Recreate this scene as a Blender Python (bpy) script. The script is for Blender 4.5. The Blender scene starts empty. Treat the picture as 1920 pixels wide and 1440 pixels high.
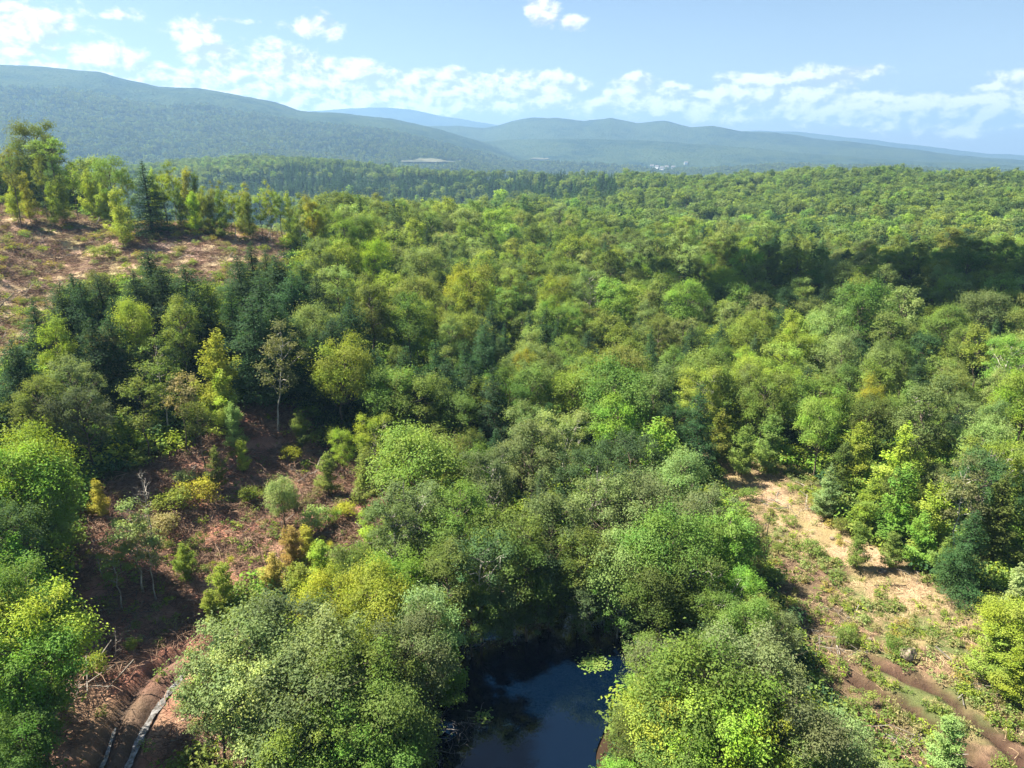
import bpy, math, random
import numpy as np
from mathutils import Vector

# ------------------------------------------------------------------ camera, sky, sun, exposure
scene = bpy.context.scene
COL = scene.collection
CAM_Z = 40.0
PITCH = math.radians(17.6)
F = 1371.0                                   # focal length in photo pixels (1920 wide)
cam_d = bpy.data.cameras.new('camera'); cam = bpy.data.objects.new('camera', cam_d); COL.objects.link(cam)
cam.location = (0, 0, CAM_Z); cam.rotation_euler = (math.pi/2 - PITCH, 0, 0)
cam_d.sensor_width = 36.0; cam_d.lens = 18.0 * F / 960.0
cam_d.clip_start = 0.5; cam_d.clip_end = 60000.0
scene.camera = cam
scene.view_settings.view_transform = 'Standard'; scene.view_settings.look = 'None'
scene.view_settings.gamma = 1.0; scene.view_settings.exposure = 2.2
scene.view_settings.use_curve_mapping = False
scene.cycles.max_bounces = 6; scene.cycles.diffuse_bounces = 3; scene.cycles.transmission_bounces = 3
scene.cycles.volume_bounces = 0; scene.cycles.transparent_max_bounces = 4
SUN_EL = math.radians(54); SUN_AZ = math.radians(-80)      # azimuth clockwise from +Y (view direction)
SKY_STRENGTH = 0.032

def pix_dir(px, py):
    u = (px-960)/F; v = (720-py)/F
    d = np.array([u, math.cos(PITCH)+v*math.sin(PITCH), -math.sin(PITCH)+v*math.cos(PITCH)])
    return d/np.linalg.norm(d)
def pix_azel(px, py):
    d = pix_dir(px, py)
    return math.atan2(d[0], d[1]), math.asin(d[2])
def project(x, y, z):
    dz = z-CAM_Z
    dep = y*math.cos(PITCH) - dz*math.sin(PITCH); up = y*math.sin(PITCH) + dz*math.cos(PITCH)
    dep = np.where(np.abs(dep) < 1e-6, 1e-6, dep)
    return 960+F*x/dep, 720-F*up/dep, dep

world = bpy.data.worlds.new('World'); scene.world = world; world.use_nodes = True
nt = world.node_tree; nt.nodes.clear()
class NT:
    def __init__(s, tree): s.t = tree
    def n(s, typ, **kw):
        nd = s.t.nodes.new(typ)
        for k, v in kw.items(): setattr(nd, k, v)
        return nd
    def put(s, sock, v):
        if hasattr(v, 'is_output'): s.t.links.new(v, sock)
        else: sock.default_value = v
    def m(s, op, a, b=0.0, c=0.0, clamp=False):
        nd = s.n('ShaderNodeMath', operation=op, use_clamp=clamp)
        s.put(nd.inputs[0], a); s.put(nd.inputs[1], b); s.put(nd.inputs[2], c)
        return nd.outputs[0]
    def vm(s, op, a, b=(0, 0, 0)):
        nd = s.n('ShaderNodeVectorMath', operation=op)
        s.put(nd.inputs[0], a); s.put(nd.inputs[1], b)
        return nd.outputs['Value'] if op in ('DOT_PRODUCT', 'LENGTH') else nd.outputs[0]
    def mix(s, f, a, b, blend='MIX'):
        nd = s.n('ShaderNodeMix', data_type='RGBA', blend_type=blend)
        s.put(nd.inputs[0], f); s.put(nd.inputs[6], a); s.put(nd.inputs[7], b)
        return nd.outputs[2]
    def noise(s, vec, scale, detail=4, rough=0.55, dist=0.0):
        nd = s.n('ShaderNodeTexNoise'); s.put(nd.inputs['Vector'], vec)
        nd.inputs['Scale'].default_value = scale; nd.inputs['Detail'].default_value = detail
        nd.inputs['Roughness'].default_value = rough; nd.inputs['Distortion'].default_value = dist
        return nd.outputs['Fac']
    def ramp(s, f, lo, hi):
        nd = s.n('ShaderNodeMapRange', interpolation_type='SMOOTHSTEP')
        s.put(nd.inputs[0], f); nd.inputs[1].default_value = lo; nd.inputs[2].default_value = hi
        return nd.outputs[0]
w = NT(nt)
sky = w.n('ShaderNodeTexSky'); sky.sky_type = 'NISHITA'; sky.sun_disc = False
sky.sun_elevation = SUN_EL; sky.sun_rotation = SUN_AZ; sky.altitude = 300
sky.air_density = 1.0; sky.dust_density = 0.6; sky.ozone_density = 2.2
tc = w.n('ShaderNodeTexCoord'); sep = w.n('ShaderNodeSeparateXYZ'); nt.links.new(tc.outputs['Generated'], sep.inputs[0])
az = w.m('MULTIPLY', w.m('ARCTAN2', sep.outputs[0], sep.outputs[1]), 57.2958)
el = w.m('MULTIPLY', w.m('ARCSINE', sep.outputs[2]), 57.2958)
cmb = w.n('ShaderNodeCombineXYZ'); nt.links.new(az, cmb.inputs[0]); nt.links.new(el, cmb.inputs[1])
P = cmb.outputs[0]
PN = w.vm('MULTIPLY', P, (1.0, 1.55, 1.0))
n1 = w.noise(PN, 0.40, 10, 0.62, 0.2)
n2 = w.noise(w.vm('ADD', PN, (-0.40, 0.60, 0.0)), 0.40, 10, 0.62, 0.2)
# clouds seen in the photograph: centre (photo px), half sizes, strength
clouds = [(588,48,40,16,.55),(618,66,22,12,.4),(1020,18,30,22,.55),(1072,42,22,14,.5),(355,58,44,16,.5),(435,38,36,9,.36),(228,26,32,10,.42),
          (30,40,90,34,.52),(130,95,110,26,.40),(405,108,52,22,.60),(470,95,60,26,.34),(640,142,70,22,.60),(560,130,70,24,.45),(790,158,90,20,.58),
          (980,160,90,19,.58),(330,165,330,32,.40),(700,190,360,20,.40),(1190,158,34,15,.5),(1230,188,110,22,.42),(1450,160,80,20,.56),(1545,158,60,18,.5),
          (1610,136,34,9,.44),(1560,200,130,24,.46),(1680,205,90,28,.42),(1895,185,54,30,.54),(1800,215,160,26,.42),(1380,205,130,20,.36)]
mask = None
clouds = [(a, b, c, d, e+(.27 if b > 110 else .08)) for a, b, c, d, e in clouds]
for px, py, sx, sy, amp in clouds:
    a0, e0 = pix_azel(px, py); k = 0.0405
    q = w.vm('MULTIPLY', w.vm('SUBTRACT', P, (math.degrees(a0), math.degrees(e0), 0)), (1/(sx*k), 1/(sy*k), 0))
    g = w.m('EXPONENT', w.m('MULTIPLY', w.vm('DOT_PRODUCT', q, q), -0.5))
    mask = w.m('MULTIPLY', g, amp) if mask is None else w.m('MAXIMUM', mask, w.m('MULTIPLY', g, amp))
# the same kind of sky outside the frame: a broken band near the horizon and a few scattered clouds above
band = w.m('EXPONENT', w.m('MULTIPLY', w.m('POWER', w.m('DIVIDE', w.m('SUBTRACT', el, 4.0), 2.6), 2.0), -1.0))
outside = w.m('MAXIMUM', w.ramp(w.m('ABSOLUTE', az), 37.0, 46.0), 0.0)
band = w.m('MULTIPLY', w.m('MULTIPLY', band, 0.42), outside)
hi = w.m('MULTIPLY', w.ramp(w.noise(P, 0.045, 2, 0.5), 0.52, 0.66), w.m('MULTIPLY', w.ramp(el, 60.0, 75.0), 0.2))
mask = w.m('MAXIMUM', mask, w.m('MAXIMUM', band, hi))
dens = w.ramp(w.m('ADD', mask, w.m('MULTIPLY', w.m('SUBTRACT', n1, 0.5), 1.25)), 0.25, 0.50)
shade = w.ramp(w.m('SUBTRACT', n1, n2), -0.10, 0.09)
ccol = w.mix(shade, (3.7, 4.2, 4.9, 1), (8.8, 8.6, 8.3, 1))
ccol = w.vm('SCALE', ccol); ccol.node.inputs['Scale'].default_value = 1.0; nt.links.new(w.m('ADD', 1.0, w.m('MULTIPLY', w.m('EXPONENT', w.m('MULTIPLY', w.m('MAXIMUM', el, 0.0), -0.2)), 1.0)), ccol.node.inputs['Scale'])
thick = w.m('MULTIPLY', w.m('MULTIPLY', dens, w.ramp(mask, 0.02, 0.12)), 0.95)
# general whitening low on the horizon
low = w.m('MULTIPLY', w.m('EXPONENT', w.m('MULTIPLY', w.m('MAXIMUM', el, 0.0), -0.20)), 0.42)
base = w.mix(low, sky.outputs[0], (7.4, 7.9, 8.6, 1))
out = w.mix(thick, base, ccol)
bg = w.n('ShaderNodeBackground'); nt.links.new(out, bg.inputs[0]); bg.inputs[1].default_value = SKY_STRENGTH
wo = w.n('ShaderNodeOutputWorld'); nt.links.new(bg.outputs[0], wo.inputs[0])

sd = bpy.data.lights.new('sun', 'SUN'); sd.energy = 5.0; sd.angle = math.radians(0.5); sd.color = (1.0, 0.91, 0.74)
sun = bpy.data.objects.new('sun', sd); COL.objects.link(sun)
sv = Vector((math.sin(SUN_AZ)*math.cos(SUN_EL), math.cos(SUN_AZ)*math.cos(SUN_EL), math.sin(SUN_EL)))
sun.rotation_euler = sv.to_track_quat('Z', 'Y').to_euler(); sun.location = (-200, 200, 400)

# ------------------------------------------------------------------ numeric helpers
RNG = np.random.default_rng(11); random.seed(11)
def _hash(ix, iy, seed):
    h = (ix.astype(np.int64)*374761393 + iy.astype(np.int64)*668265263 + seed*1442695041) & 0xffffffff
    h = ((h ^ (h >> 13))*1274126177) & 0xffffffff
    return ((h ^ (h >> 16)) & 0xffff)/65535.0
def vnoise(x, y, seed=0):
    ix = np.floor(x); iy = np.floor(y); fx = x-ix; fy = y-iy
    fx = fx*fx*(3-2*fx); fy = fy*fy*(3-2*fy); ix = ix.astype(np.int64); iy = iy.astype(np.int64)
    a = _hash(ix, iy, seed); b = _hash(ix+1, iy, seed); c = _hash(ix, iy+1, seed); d = _hash(ix+1, iy+1, seed)
    return (a*(1-fx)+b*fx)*(1-fy) + (c*(1-fx)+d*fx)*fy
def fbm(x, y, seed=0, octv=4):
    s = 0; a = 0.5; t = 0
    for i in range(octv):
        s = s + a*vnoise(x, y, seed+i*17); t += a; x = x*2.03; y = y*2.03; a *= 0.5
    return s/t
def sstep(a, b, x):
    t = np.clip((x-a)/(b-a), 0, 1); return t*t*(3-2*t)

# ------------------------------------------------------------------ terrain heights
ctrl = []
def cp(px, py, z):
    d = pix_dir(px, py); t = (z-CAM_Z)/d[2]; ctrl.append((math.atan2(d[0], d[1]), math.log(t*math.hypot(d[0], d[1])), z))
def ca(a, r, z): ctrl.append((math.radians(a), math.log(r), z))
for p in [(960,1440,.3),(960,1200,.3),(700,1440,.5),(1300,1440,.5),(1300,1200,.5),(700,1200,.8),(300,1250,1.0),(200,1440,1.5),(420,1440,.8),
          (0,1300,6),(0,1440,5),(0,900,10),(250,1000,5.5),(120,1150,4),(500,1000,3.5),(500,850,6.5),(750,900,2.5),(830,850,3),(490,770,10),(650,800,5.5),(300,760,11.5),
          (50,600,17),(100,500,21),(265,440,24),(0,365,31),(430,450,24),(150,400,28.5),(300,408,27.5),(420,418,26.5),(500,428,25),(1400,900,1),(1900,1130,1),(1920,1400,.5),(1650,1050,1),(-150,700,19),(-150,400,31)]: cp(*p)
for p in [(0,120,2),(0,200,3),(0,400,2),(-6,110,5),(10,120,1),(20,120,1),(30,120,2),(40,120,3),(35,250,4),(18,250,3),(25,330,-6),(10,330,-4),(25,430,-9),(38,430,-8),(-8,150,8),(-8,250,10),(-15,150,20),(-15,220,13),(-12,330,6),
          (-20,260,10),(-21,170,25),(-27,180,25),(-27,240,12),(-21,240,10),(-36,270,12),(-36,190,29),(-30,330,-8),(-18,420,-8),(0,520,-4),(-10,560,-25),(-45,200,30),(-45,350,-10),
          (-30,700,-35),(-15,750,-32),(-3,750,-27),(6,640,-6),(14,600,-1),(24,600,0),(34,600,4),(14,780,9),(22,830,13),(30,830,14),(38,800,10),(48,800,6),
          (-19,1300,26),(-25,1300,16),(-32,1300,-15),(-12,1250,17),(-5,1150,2),(1,1050,3),(7,930,6),(-20,1800,-50),(-5,1700,-50),(8,1500,-50),(20,1350,-45),(35,1350,-45),(48,1350,-45),
          (-45,1000,-45),(-60,60,8),(-60,160,18),(-60,500,0),(60,60,2),(60,200,2),(60,700,0),(-100,60,5),(100,60,3),(180,60,3),(-180,60,3),(180,400,0),(-180,400,0),(-100,400,10),(100,400,2),
          (0,15,.5),(-50,20,3),(60,20,.8),(150,20,2),(-150,20,2),(-40,2200,-55),(0,2200,-55),(40,2200,-55),(0,2600,-55)]: ca(*p)
CT = np.array(ctrl); KA = 1.6
def _feat(a, l): return np.stack([a*KA, l], -1)
_fp = _feat(CT[:, 0], CT[:, 1])
_D = np.sqrt(((_fp[:, None]-_fp[None])**2).sum(-1))
_n = len(CT); _A = np.zeros((_n+3, _n+3)); _A[:_n, :_n] = _D - 0.004*np.eye(_n)
_A[:_n, _n] = 1; _A[:_n, _n+1:] = _fp; _A[_n, :_n] = 1; _A[_n+1:, :_n] = _fp.T
_W = np.linalg.solve(_A, np.concatenate([CT[:, 2], np.zeros(3)]))
def rbf(a, l):
    sh = a.shape; f = _feat(a.ravel(), l.ravel()); out = np.empty(len(f))
    for i in range(0, len(f), 20000):
        g = f[i:i+20000]; out[i:i+20000] = np.sqrt(((g[:, None]-_fp[None])**2).sum(-1)+0.0016) @ _W[:_n] + _W[_n] + g @ _W[_n+1:]
    return out.reshape(sh)
# (distance, front width, back width, foot height, skyline in photo px)
ridges = [
 (3700, 1500, 1500, -60, [(-900,60),(-400,92),(-150,108),(0,122),(90,127),(190,137),(240,150),(300,162),(370,163),(430,173),(500,187),(560,204),(640,210),(740,222),(820,240),(900,262),(1000,300),(1200,330)]),
 (5200, 1300, 1300, -60, [(300,300),(600,250),(700,236),(760,228),(800,234),(860,233),(905,238),(930,234),(960,225),(1000,219),(1045,218),(1095,225),(1145,219),(1195,230),(1248,225),(1295,237),(1335,233),(1390,243),(1450,246),(1520,257),(1600,264),(1700,276),(1800,288),(1920,298),(2100,306),(2600,300)]),
 (4000, 800, 900, -60, [(500,320),(700,285),(830,262),(900,262),(1000,258),(1130,256),(1250,262),(1350,270),(1480,282),(1600,290),(1750,300),(1920,308),(2300,312)]),
 (3000, 500, 500, -60, [(700,320),(860,296),(960,300),(1060,297),(1160,305),(1300,312),(1500,306),(1700,312),(1920,320),(2300,320)]),
 (8500, 1200, 900, -60, [(-400,250),(300,230),(560,210),(640,203),(700,199),(760,203),(850,220),(950,236),(1100,250),(1300,252),(1420,243),(1500,246),(1580,254),(1700,268),(1850,286),(1960,292),(2400,290)]),
]
_rd = []
for D, wf, wb, foot, pts in ridges:
    ae = [pix_azel(*p) for p in pts]
    _rd.append((D, wf, wb, foot, np.array([a for a, e in ae]), np.array([CAM_Z + D*math.tan(e) for a, e in ae])))
def base_height(x, y):
    x = np.asarray(x, float); y = np.asarray(y, float)
    r = np.maximum(np.hypot(x, y), 8.0); a = np.arctan2(x, y); l = np.log(r)
    z = rbf(a, np.minimum(l, math.log(2400)))
    z = z+(fbm(x/95, y/95, 15, 3)-.5)*16*sstep(170, 320, r)*(1-sstep(1000, 1300, r))
    t = sstep(1500, 2300, r); z = z*(1-t) + (-55)*t
    if r.max() > 1400:
        k = sstep(1400, 2000, r)
        for i, (D, wf, wb, foot, ra, rz) in enumerate(_rd):
            crest = np.interp(a, ra, rz) - 8
            wv = np.where(r < D, wf, wb); e = np.exp(-((r-D)/wv)**2*1.2)
            fold = (1-np.abs(2*fbm(x/900, y/900, 31+i, 4)-1))
            zz = foot + (crest-foot)*e*(1 - 0.42*(1-e)*(1-fold)*1.6) + (fbm(x/260, y/260, 71+i, 3)-.5)*22*e
            z = np.maximum(z, foot + (zz-foot)*k)
    return z
def ray_ground(px, py, h=0.0, fn=None, tmax=2500):
    """first point along the ray through photo pixel px,py that is h above the ground"""
    fn = fn or base_height; d = pix_dir(px, py); t = np.exp(np.linspace(math.log(18), math.log(tmax), 900))
    X = d[0]*t; Y = d[1]*t; Z = CAM_Z+d[2]*t; g = fn(X, Y)+h; b = np.nonzero(Z <= g)[0]
    if len(b) == 0: return None
    i = b[0]
    if i == 0: return X[0], Y[0]
    f = (Z[i-1]-g[i-1])/((Z[i-1]-g[i-1])-(Z[i]-g[i])+1e-9)
    return X[i-1]+f*(X[i]-X[i-1]), Y[i-1]+f*(Y[i]-Y[i-1])
def poly(pts): return np.array([ray_ground(*p) for p in pts])
def in_poly(x, y, P):
    ins = np.zeros(np.shape(x), bool); n = len(P)
    for i in range(n):
        x1, y1 = P[i]; x2, y2 = P[(i+1) % n]
        c = ((y1 > y) != (y2 > y)) & (x < (x2-x1)*(y-y1)/((y2-y1) or 1e-9)+x1)
        ins ^= c
    return ins
def seg_dist(x, y, P, closed=False):
    d = np.full(np.shape(x), 1e9); n = len(P)
    for i in range(n if closed else n-1):
        x1, y1 = P[i]; x2, y2 = P[(i+1) % n]; dx, dy = x2-x1, y2-y1; L = dx*dx+dy*dy+1e-9
        t = np.clip(((x-x1)*dx+(y-y1)*dy)/L, 0, 1); d = np.minimum(d, np.hypot(x-x1-t*dx, y-y1-t*dy))
    return d
def sdist(x, y, P):                       # signed: negative inside
    d = seg_dist(x, y, P, True); return np.where(in_poly(x, y, P), -d, d)
def smooth_line(P, n=8):
    P = np.asarray(P); out = []
    for i in range(len(P)-1):
        p0 = P[max(i-1, 0)]; p1 = P[i]; p2 = P[i+1]; p3 = P[min(i+2, len(P)-1)]
        for k in range(n):
            t = k/n; out.append(0.5*((2*p1)+(-p0+p2)*t+(2*p0-5*p1+4*p2-p3)*t*t+(-p0+3*p1-3*p2+p3)*t**3))
    out.append(P[-1]); return np.array(out)

PW = [(820,1445),(826,1330),(858,1235),(930,1150),(1050,1120),(1180,1165),(1165,1290),(1105,1380),(1095,1445)]
_pp = []
for px, py in PW:
    d = pix_dir(px, py); t = -CAM_Z/d[2]; _pp.append((d[0]*t, d[1]*t))
_pp += [(6.5, 34), (5.5, 27), (1.5, 23.5), (-3, 24), (-5.5, 29), (-5.5, 35)]
POND = smooth_line(np.array(_pp+_pp[:1]), 6)[:-1]
CLEAR_L = poly([(60,1440),(60,1330),(130,1180),(150,1010),(175,920),(330,860),(440,760),(560,770),(620,860),(740,850),(830,780),(930,770),(905,850),(790,900),(725,1000),(680,1050),(500,1090),(440,1110),(360,1230),(430,1330),(450,1440)])
CLEAR_U = poly([(-300,385),(0,385),(200,415),(330,412),(540,408),(575,450),(540,505),(440,545),(300,550),(220,530),(130,560),(85,640),(-20,720),(-300,760)])
PATH_R = poly([(1300,860),(1360,855),(1500,880),(1580,990),(1700,1070),(1850,1110),(2050,1130),(2100,1500),(1850,1500),(1680,1440),(1530,1310),(1480,1180),(1420,1050),(1390,960)])
def gp(pts): return smooth_line(poly(pts), 6)
RUT_A = gp([(165,1470),(195,1420),(222,1345),(262,1285),(300,1250),(345,1222)])
RUT_B = gp([(222,1470),(245,1420),(275,1355),(312,1300),(348,1258)])
RUT_C = gp([(1640,1240),(1700,1275),(1760,1300),(1820,1350),(1880,1400),(1940,1460)])
RUT_D = gp([(1600,1275),(1690,1320),(1760,1370),(1820,1420),(1860,1465)])
def height(x, y, detail=True):
    x = np.asarray(x, float); y = np.asarray(y, float)
    z = base_height(x, y); r = np.hypot(x, y)
    sd_ = sdist(x, y, POND); near = r < 130
    bank = sstep(-1.0, 2.2, sd_); z = np.where(near, z*sstep(0, 9, sd_)+(-1.1+1.55*bank)*(1-sstep(0, 9, sd_)), z)
    for R_, wd, dp in ((RUT_A, .42, .45), (RUT_B, .40, .40), (RUT_C, .38, .32), (RUT_D, .38, .28)):
        q = seg_dist(x, y, R_); z = z - dp*np.exp(-(q/wd)**2) + (0.10+.22*(fbm(x/.35, y/.35, 23, 2)-.5))*np.exp(-((q-.85)/.45)**2)
    if detail:
        k = 1-sstep(200, 500, r)
        z = z + k*((fbm(x/3.2, y/3.2, 5, 3)-.5)*.55 + (fbm(x/.7, y/.7, 9, 2)-.5)*.22)*sstep(-.5, 3, sd_) + (1-k)*(fbm(x/40, y/40, 8, 3)-.5)*5
    return z

# ------------------------------------------------------------------ materials
def new_mat(name):
    m = bpy.data.materials.new(name); m.use_nodes = True; m.node_tree.nodes.clear()
    return m, NT(m.node_tree)
def principled(g, color, rough=0.9, spec=0.2, normal=None):
    b = g.n('ShaderNodeBsdfPrincipled'); g.put(b.inputs['Base Color'], color); g.put(b.inputs['Roughness'], rough)
    b.inputs['Specular IOR Level'].default_value = spec
    if normal is not None: g.t.links.new(normal, b.inputs['Normal'])
    return b
def out_surf(g, sh):
    o = g.n('ShaderNodeOutputMaterial'); g.t.links.new(sh, o.inputs['Surface'])
def bump(g, h, strength, dist):
    b = g.n('ShaderNodeBump'); b.inputs['Strength'].default_value = strength; b.inputs['Distance'].default_value = dist
    g.t.links.new(h, b.inputs['Height']); return b.outputs[0]
def attr(g, name, typ='GEOMETRY'):
    a = g.n('ShaderNodeAttribute'); a.attribute_type = typ; a.attribute_name = name; return a
def foliage_mat(name, src):
    m, g = new_mat(name)
    if src == 'object': tint = g.n('ShaderNodeObjectInfo').outputs['Color']
    else: tint = attr(g, 'tint', 'INSTANCER').outputs['Color']
    lv = attr(g, 'leafvar').outputs['Color']; s = g.n('ShaderNodeSeparateColor'); g.t.links.new(lv, s.inputs[0])
    hsv = g.n('ShaderNodeHueSaturation'); g.t.links.new(tint, hsv.inputs['Color'])
    g.put(hsv.inputs['Hue'], g.m('ADD', 0.487, g.m('MULTIPLY', s.outputs[0], 0.046)))
    g.put(hsv.inputs['Saturation'], g.m('ADD', 0.94, g.m('MULTIPLY', s.outputs[1], 0.18)))
    g.put(hsv.inputs['Value'], g.m('ADD', 0.72, g.m('MULTIPLY', s.outputs[2], 0.56)))
    col = hsv.outputs[0]
    d = principled(g, col, 0.65, 0.09)
    t = g.n('ShaderNodeBsdfTranslucent'); g.t.links.new(g.mix(1.0, col, (1.25, 1.25, 0.55, 1), 'MULTIPLY'), t.inputs[0])
    mx = g.n('ShaderNodeMixShader'); mx.inputs[0].default_value = 0.42
    g.t.links.new(d.outputs[0], mx.inputs[1]); g.t.links.new(t.outputs[0], mx.inputs[2]); out_surf(g, mx.outputs[0]); return m
M_LEAF = foliage_mat('foliage', 'object'); M_LEAFI = foliage_mat('forest_foliage', 'inst')
def bark_mat(name, c1, c2, scale=3.0):
    m, g = new_mat(name); tc = g.n('ShaderNodeTexCoord').outputs['Object']
    v = g.vm('MULTIPLY', tc, (1, 1, .25)); n = g.noise(v, scale, 5, .6)
    out_surf(g, principled(g, g.mix(g.ramp(n, .35, .65), c1, c2), .9, .15, bump(g, n, .6, .05)).outputs[0]); return m
M_BARK = bark_mat('grey_brown_bark', (.055, .042, .032, 1), (.15, .125, .10, 1))
M_BARKP = bark_mat('pale_bark', (.22, .20, .17, 1), (.48, .46, .42, 1), 2.0)
M_BARKD = bark_mat('dark_bark', (.03, .022, .017, 1), (.08, .06, .048, 1))
M_DEAD = bark_mat('weathered_wood', (.10, .09, .08, 1), (.25, .23, .21, 1), 2.0)
M_STICK = bark_mat('brown_slash_wood', (.10, .055, .04, 1), (.24, .165, .12, 1), 1.2)
M_STRAW = bark_mat('straw_litter', (.22, .15, .09, 1), (.46, .36, .22, 1), 1.2)

def ground_material():
    m, g = new_mat('ground_soil_and_litter'); tc = g.n('ShaderNodeTexCoord').outputs['Object']
    c = attr(g, 'ground_col').outputs['Color']
    n = g.noise(tc, 1.7, 8, .68); n2 = g.noise(g.vm('MULTIPLY', tc, (1, 1, 1)), 9.0, 4, .7); n3 = g.noise(tc, .22, 3, .5)
    val = g.m('ADD', .30, g.m('ADD', g.m('MULTIPLY', n, .75), g.m('MULTIPLY', n2, .70)))
    hs = g.n('ShaderNodeHueSaturation'); g.t.links.new(c, hs.inputs['Color']); g.t.links.new(val, hs.inputs['Value'])
    g.put(hs.inputs['Hue'], g.m('ADD', .48, g.m('MULTIPLY', n3, .04)))
    out_surf(g, principled(g, hs.outputs[0], .95, .1, bump(g, g.m('ADD', n, g.m('MULTIPLY', n2, .4)), .9, .35)).outputs[0]); return m
M_GROUND = ground_material()
def hill_material():
    m, g = new_mat('far_forest_cover'); tc = g.n('ShaderNodeTexCoord').outputs['Object']
    v = g.n('ShaderNodeTexVoronoi'); v.feature = 'F1'; g.t.links.new(tc, v.inputs['Vector']); v.inputs['Scale'].default_value = .085
    sc = g.n('ShaderNodeSeparateColor'); g.t.links.new(v.outputs['Color'], sc.inputs[0])
    big = g.noise(tc, .0026, 7, .66); mid = g.noise(tc, .016, 5, .65)
    c = g.mix(g.ramp(big, .42, .58), (.012, .026, .017, 1), (.040, .060, .026, 1))
    c = g.mix(g.ramp(mid, .40, .66), c, (.038, .058, .024, 1))
    c = g.mix(g.m('MULTIPLY', g.ramp(sc.outputs[0], .55, .95), .6), c, (.015, .036, .02, 1))
    h = g.m('ADD', g.m('MULTIPLY', g.m('SUBTRACT', 1.0, v.outputs['Distance']), 4.0), g.m('MULTIPLY', mid, 14.0))
    out_surf(g, principled(g, c, 1.0, .0, bump(g, h, .9, 1.5)).outputs[0]); return m
M_HILL = hill_material()
def water_material(name, base, rough, ior=1.33, spec=.5, wave=.02):
    m, g = new_mat(name); tc = g.n('ShaderNodeTexCoord').outputs['Object']
    b = principled(g, base, rough, spec, bump(g, g.noise(tc, 1.6, 3, .5), wave, .05)); b.inputs['IOR'].default_value = ior
    out_surf(g, b.outputs[0]); return m
M_WATER = water_material('dark_pond_water', (.0008, .004, .012, 1), .02, 1.5, .5, .008)
def silt_sky_water():
    m, g = new_mat('silty_water_painted_sky'); tc = g.n('ShaderNodeTexCoord').outputs['Object']; n = g.noise(tc, 2.6, 6, .7)
    out_surf(g, principled(g, g.mix(g.ramp(n, .36, .66), (.05, .045, .04, 1), (.22, .22, .23, 1)), .22, .6, bump(g, n, .5, .05)).outputs[0]); return m  # pale patches put the bright sky's reflection into the silty water's colour
M_MUDSKYWATER = silt_sky_water()
def simple_mat(name, c1, c2, scale=2.0, rough=.9, bmp=.3):
    m, g = new_mat(name); tc = g.n('ShaderNodeTexCoord').outputs['Object']; n = g.noise(tc, scale, 6, .62)
    out_surf(g, principled(g, g.mix(g.ramp(n, .35, .66), c1, c2), rough, .2, bump(g, n, bmp, .1)).outputs[0]); return m
M_ROCK = simple_mat('granite', (.10, .08, .065, 1), (.27, .22, .17, 1), 2.2, .9, .8)
M_LILY = simple_mat('lily_pad', (.05, .11, .02, 1), (.16, .22, .05, 1), 3.0, .5, .1)
M_FIELD = simple_mat('pale_hay_field', (.05, .06, .035, 1), (.12, .12, .08, 1), .01, 1, .1)
M_WALLW = simple_mat('white_clapboard', (.70, .70, .68, 1), (.80, .80, .78, 1), .5, .8, .1)
M_ROOF = simple_mat('dark_shingle', (.10, .10, .11, 1), (.17, .16, .16, 1), .5, .9, .1)
M_PANE = simple_mat('window_glass', (.03, .04, .05, 1), (.05, .06, .07, 1), .5, .1, 0)

# ------------------------------------------------------------------ mesh builders
def mesh_from(name, V, Fq, mats, fmat=None, leafvar=None, smooth=False):
    """V (n,3), Fq (m,4) or (m,3) arrays"""
    V = np.asarray(V, np.float32); Fq = np.asarray(Fq, np.int32); k = Fq.shape[1]
    me = bpy.data.meshes.new(name); me.vertices.add(len(V)); me.vertices.foreach_set('co', V.ravel())
    me.loops.add(Fq.size); me.loops.foreach_set('vertex_index', Fq.ravel()); me.polygons.add(len(Fq))
    me.polygons.foreach_set('loop_start', np.arange(0, Fq.size, k, dtype=np.int32))
    for m in mats: me.materials.append(m)
    if fmat is not None: me.polygons.foreach_set('material_index', np.asarray(fmat, np.int32))
    me.update(calc_edges=True)
    if leafvar is not None:
        a = me.attributes.new('leafvar', 'FLOAT_COLOR', 'FACE'); lv = np.ones((len(Fq), 4), np.float32); lv[:, :3] = leafvar; a.data.foreach_set('color', lv.ravel())
    me.polygons.foreach_set('use_smooth', [bool(smooth)]*len(Fq))
    return me
def leaf_quads(Pp, N, size, rng, aspect=.62):
    """diamond leaf sprays at Pp with normals N"""
    n = len(Pp); N = N/(np.linalg.norm(N, axis=1, keepdims=True)+1e-9)
    T = np.cross(N, rng.normal(size=(n, 3))); T /= (np.linalg.norm(T, axis=1, keepdims=True)+1e-9); B = np.cross(N, T)
    s = (size*(.65+.7*rng.random(n)))[:, None] if np.ndim(size) == 0 else (size*(.65+.7*rng.random(n)))[:, None]
    fold = N*s*.16
    V = np.stack([Pp-T*s*.5, Pp+B*s*.5*aspect+fold, Pp+T*s*.5, Pp-B*s*.5*aspect+fold], 1).reshape(-1, 3)
    return V, np.arange(n*4).reshape(-1, 4)
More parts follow.
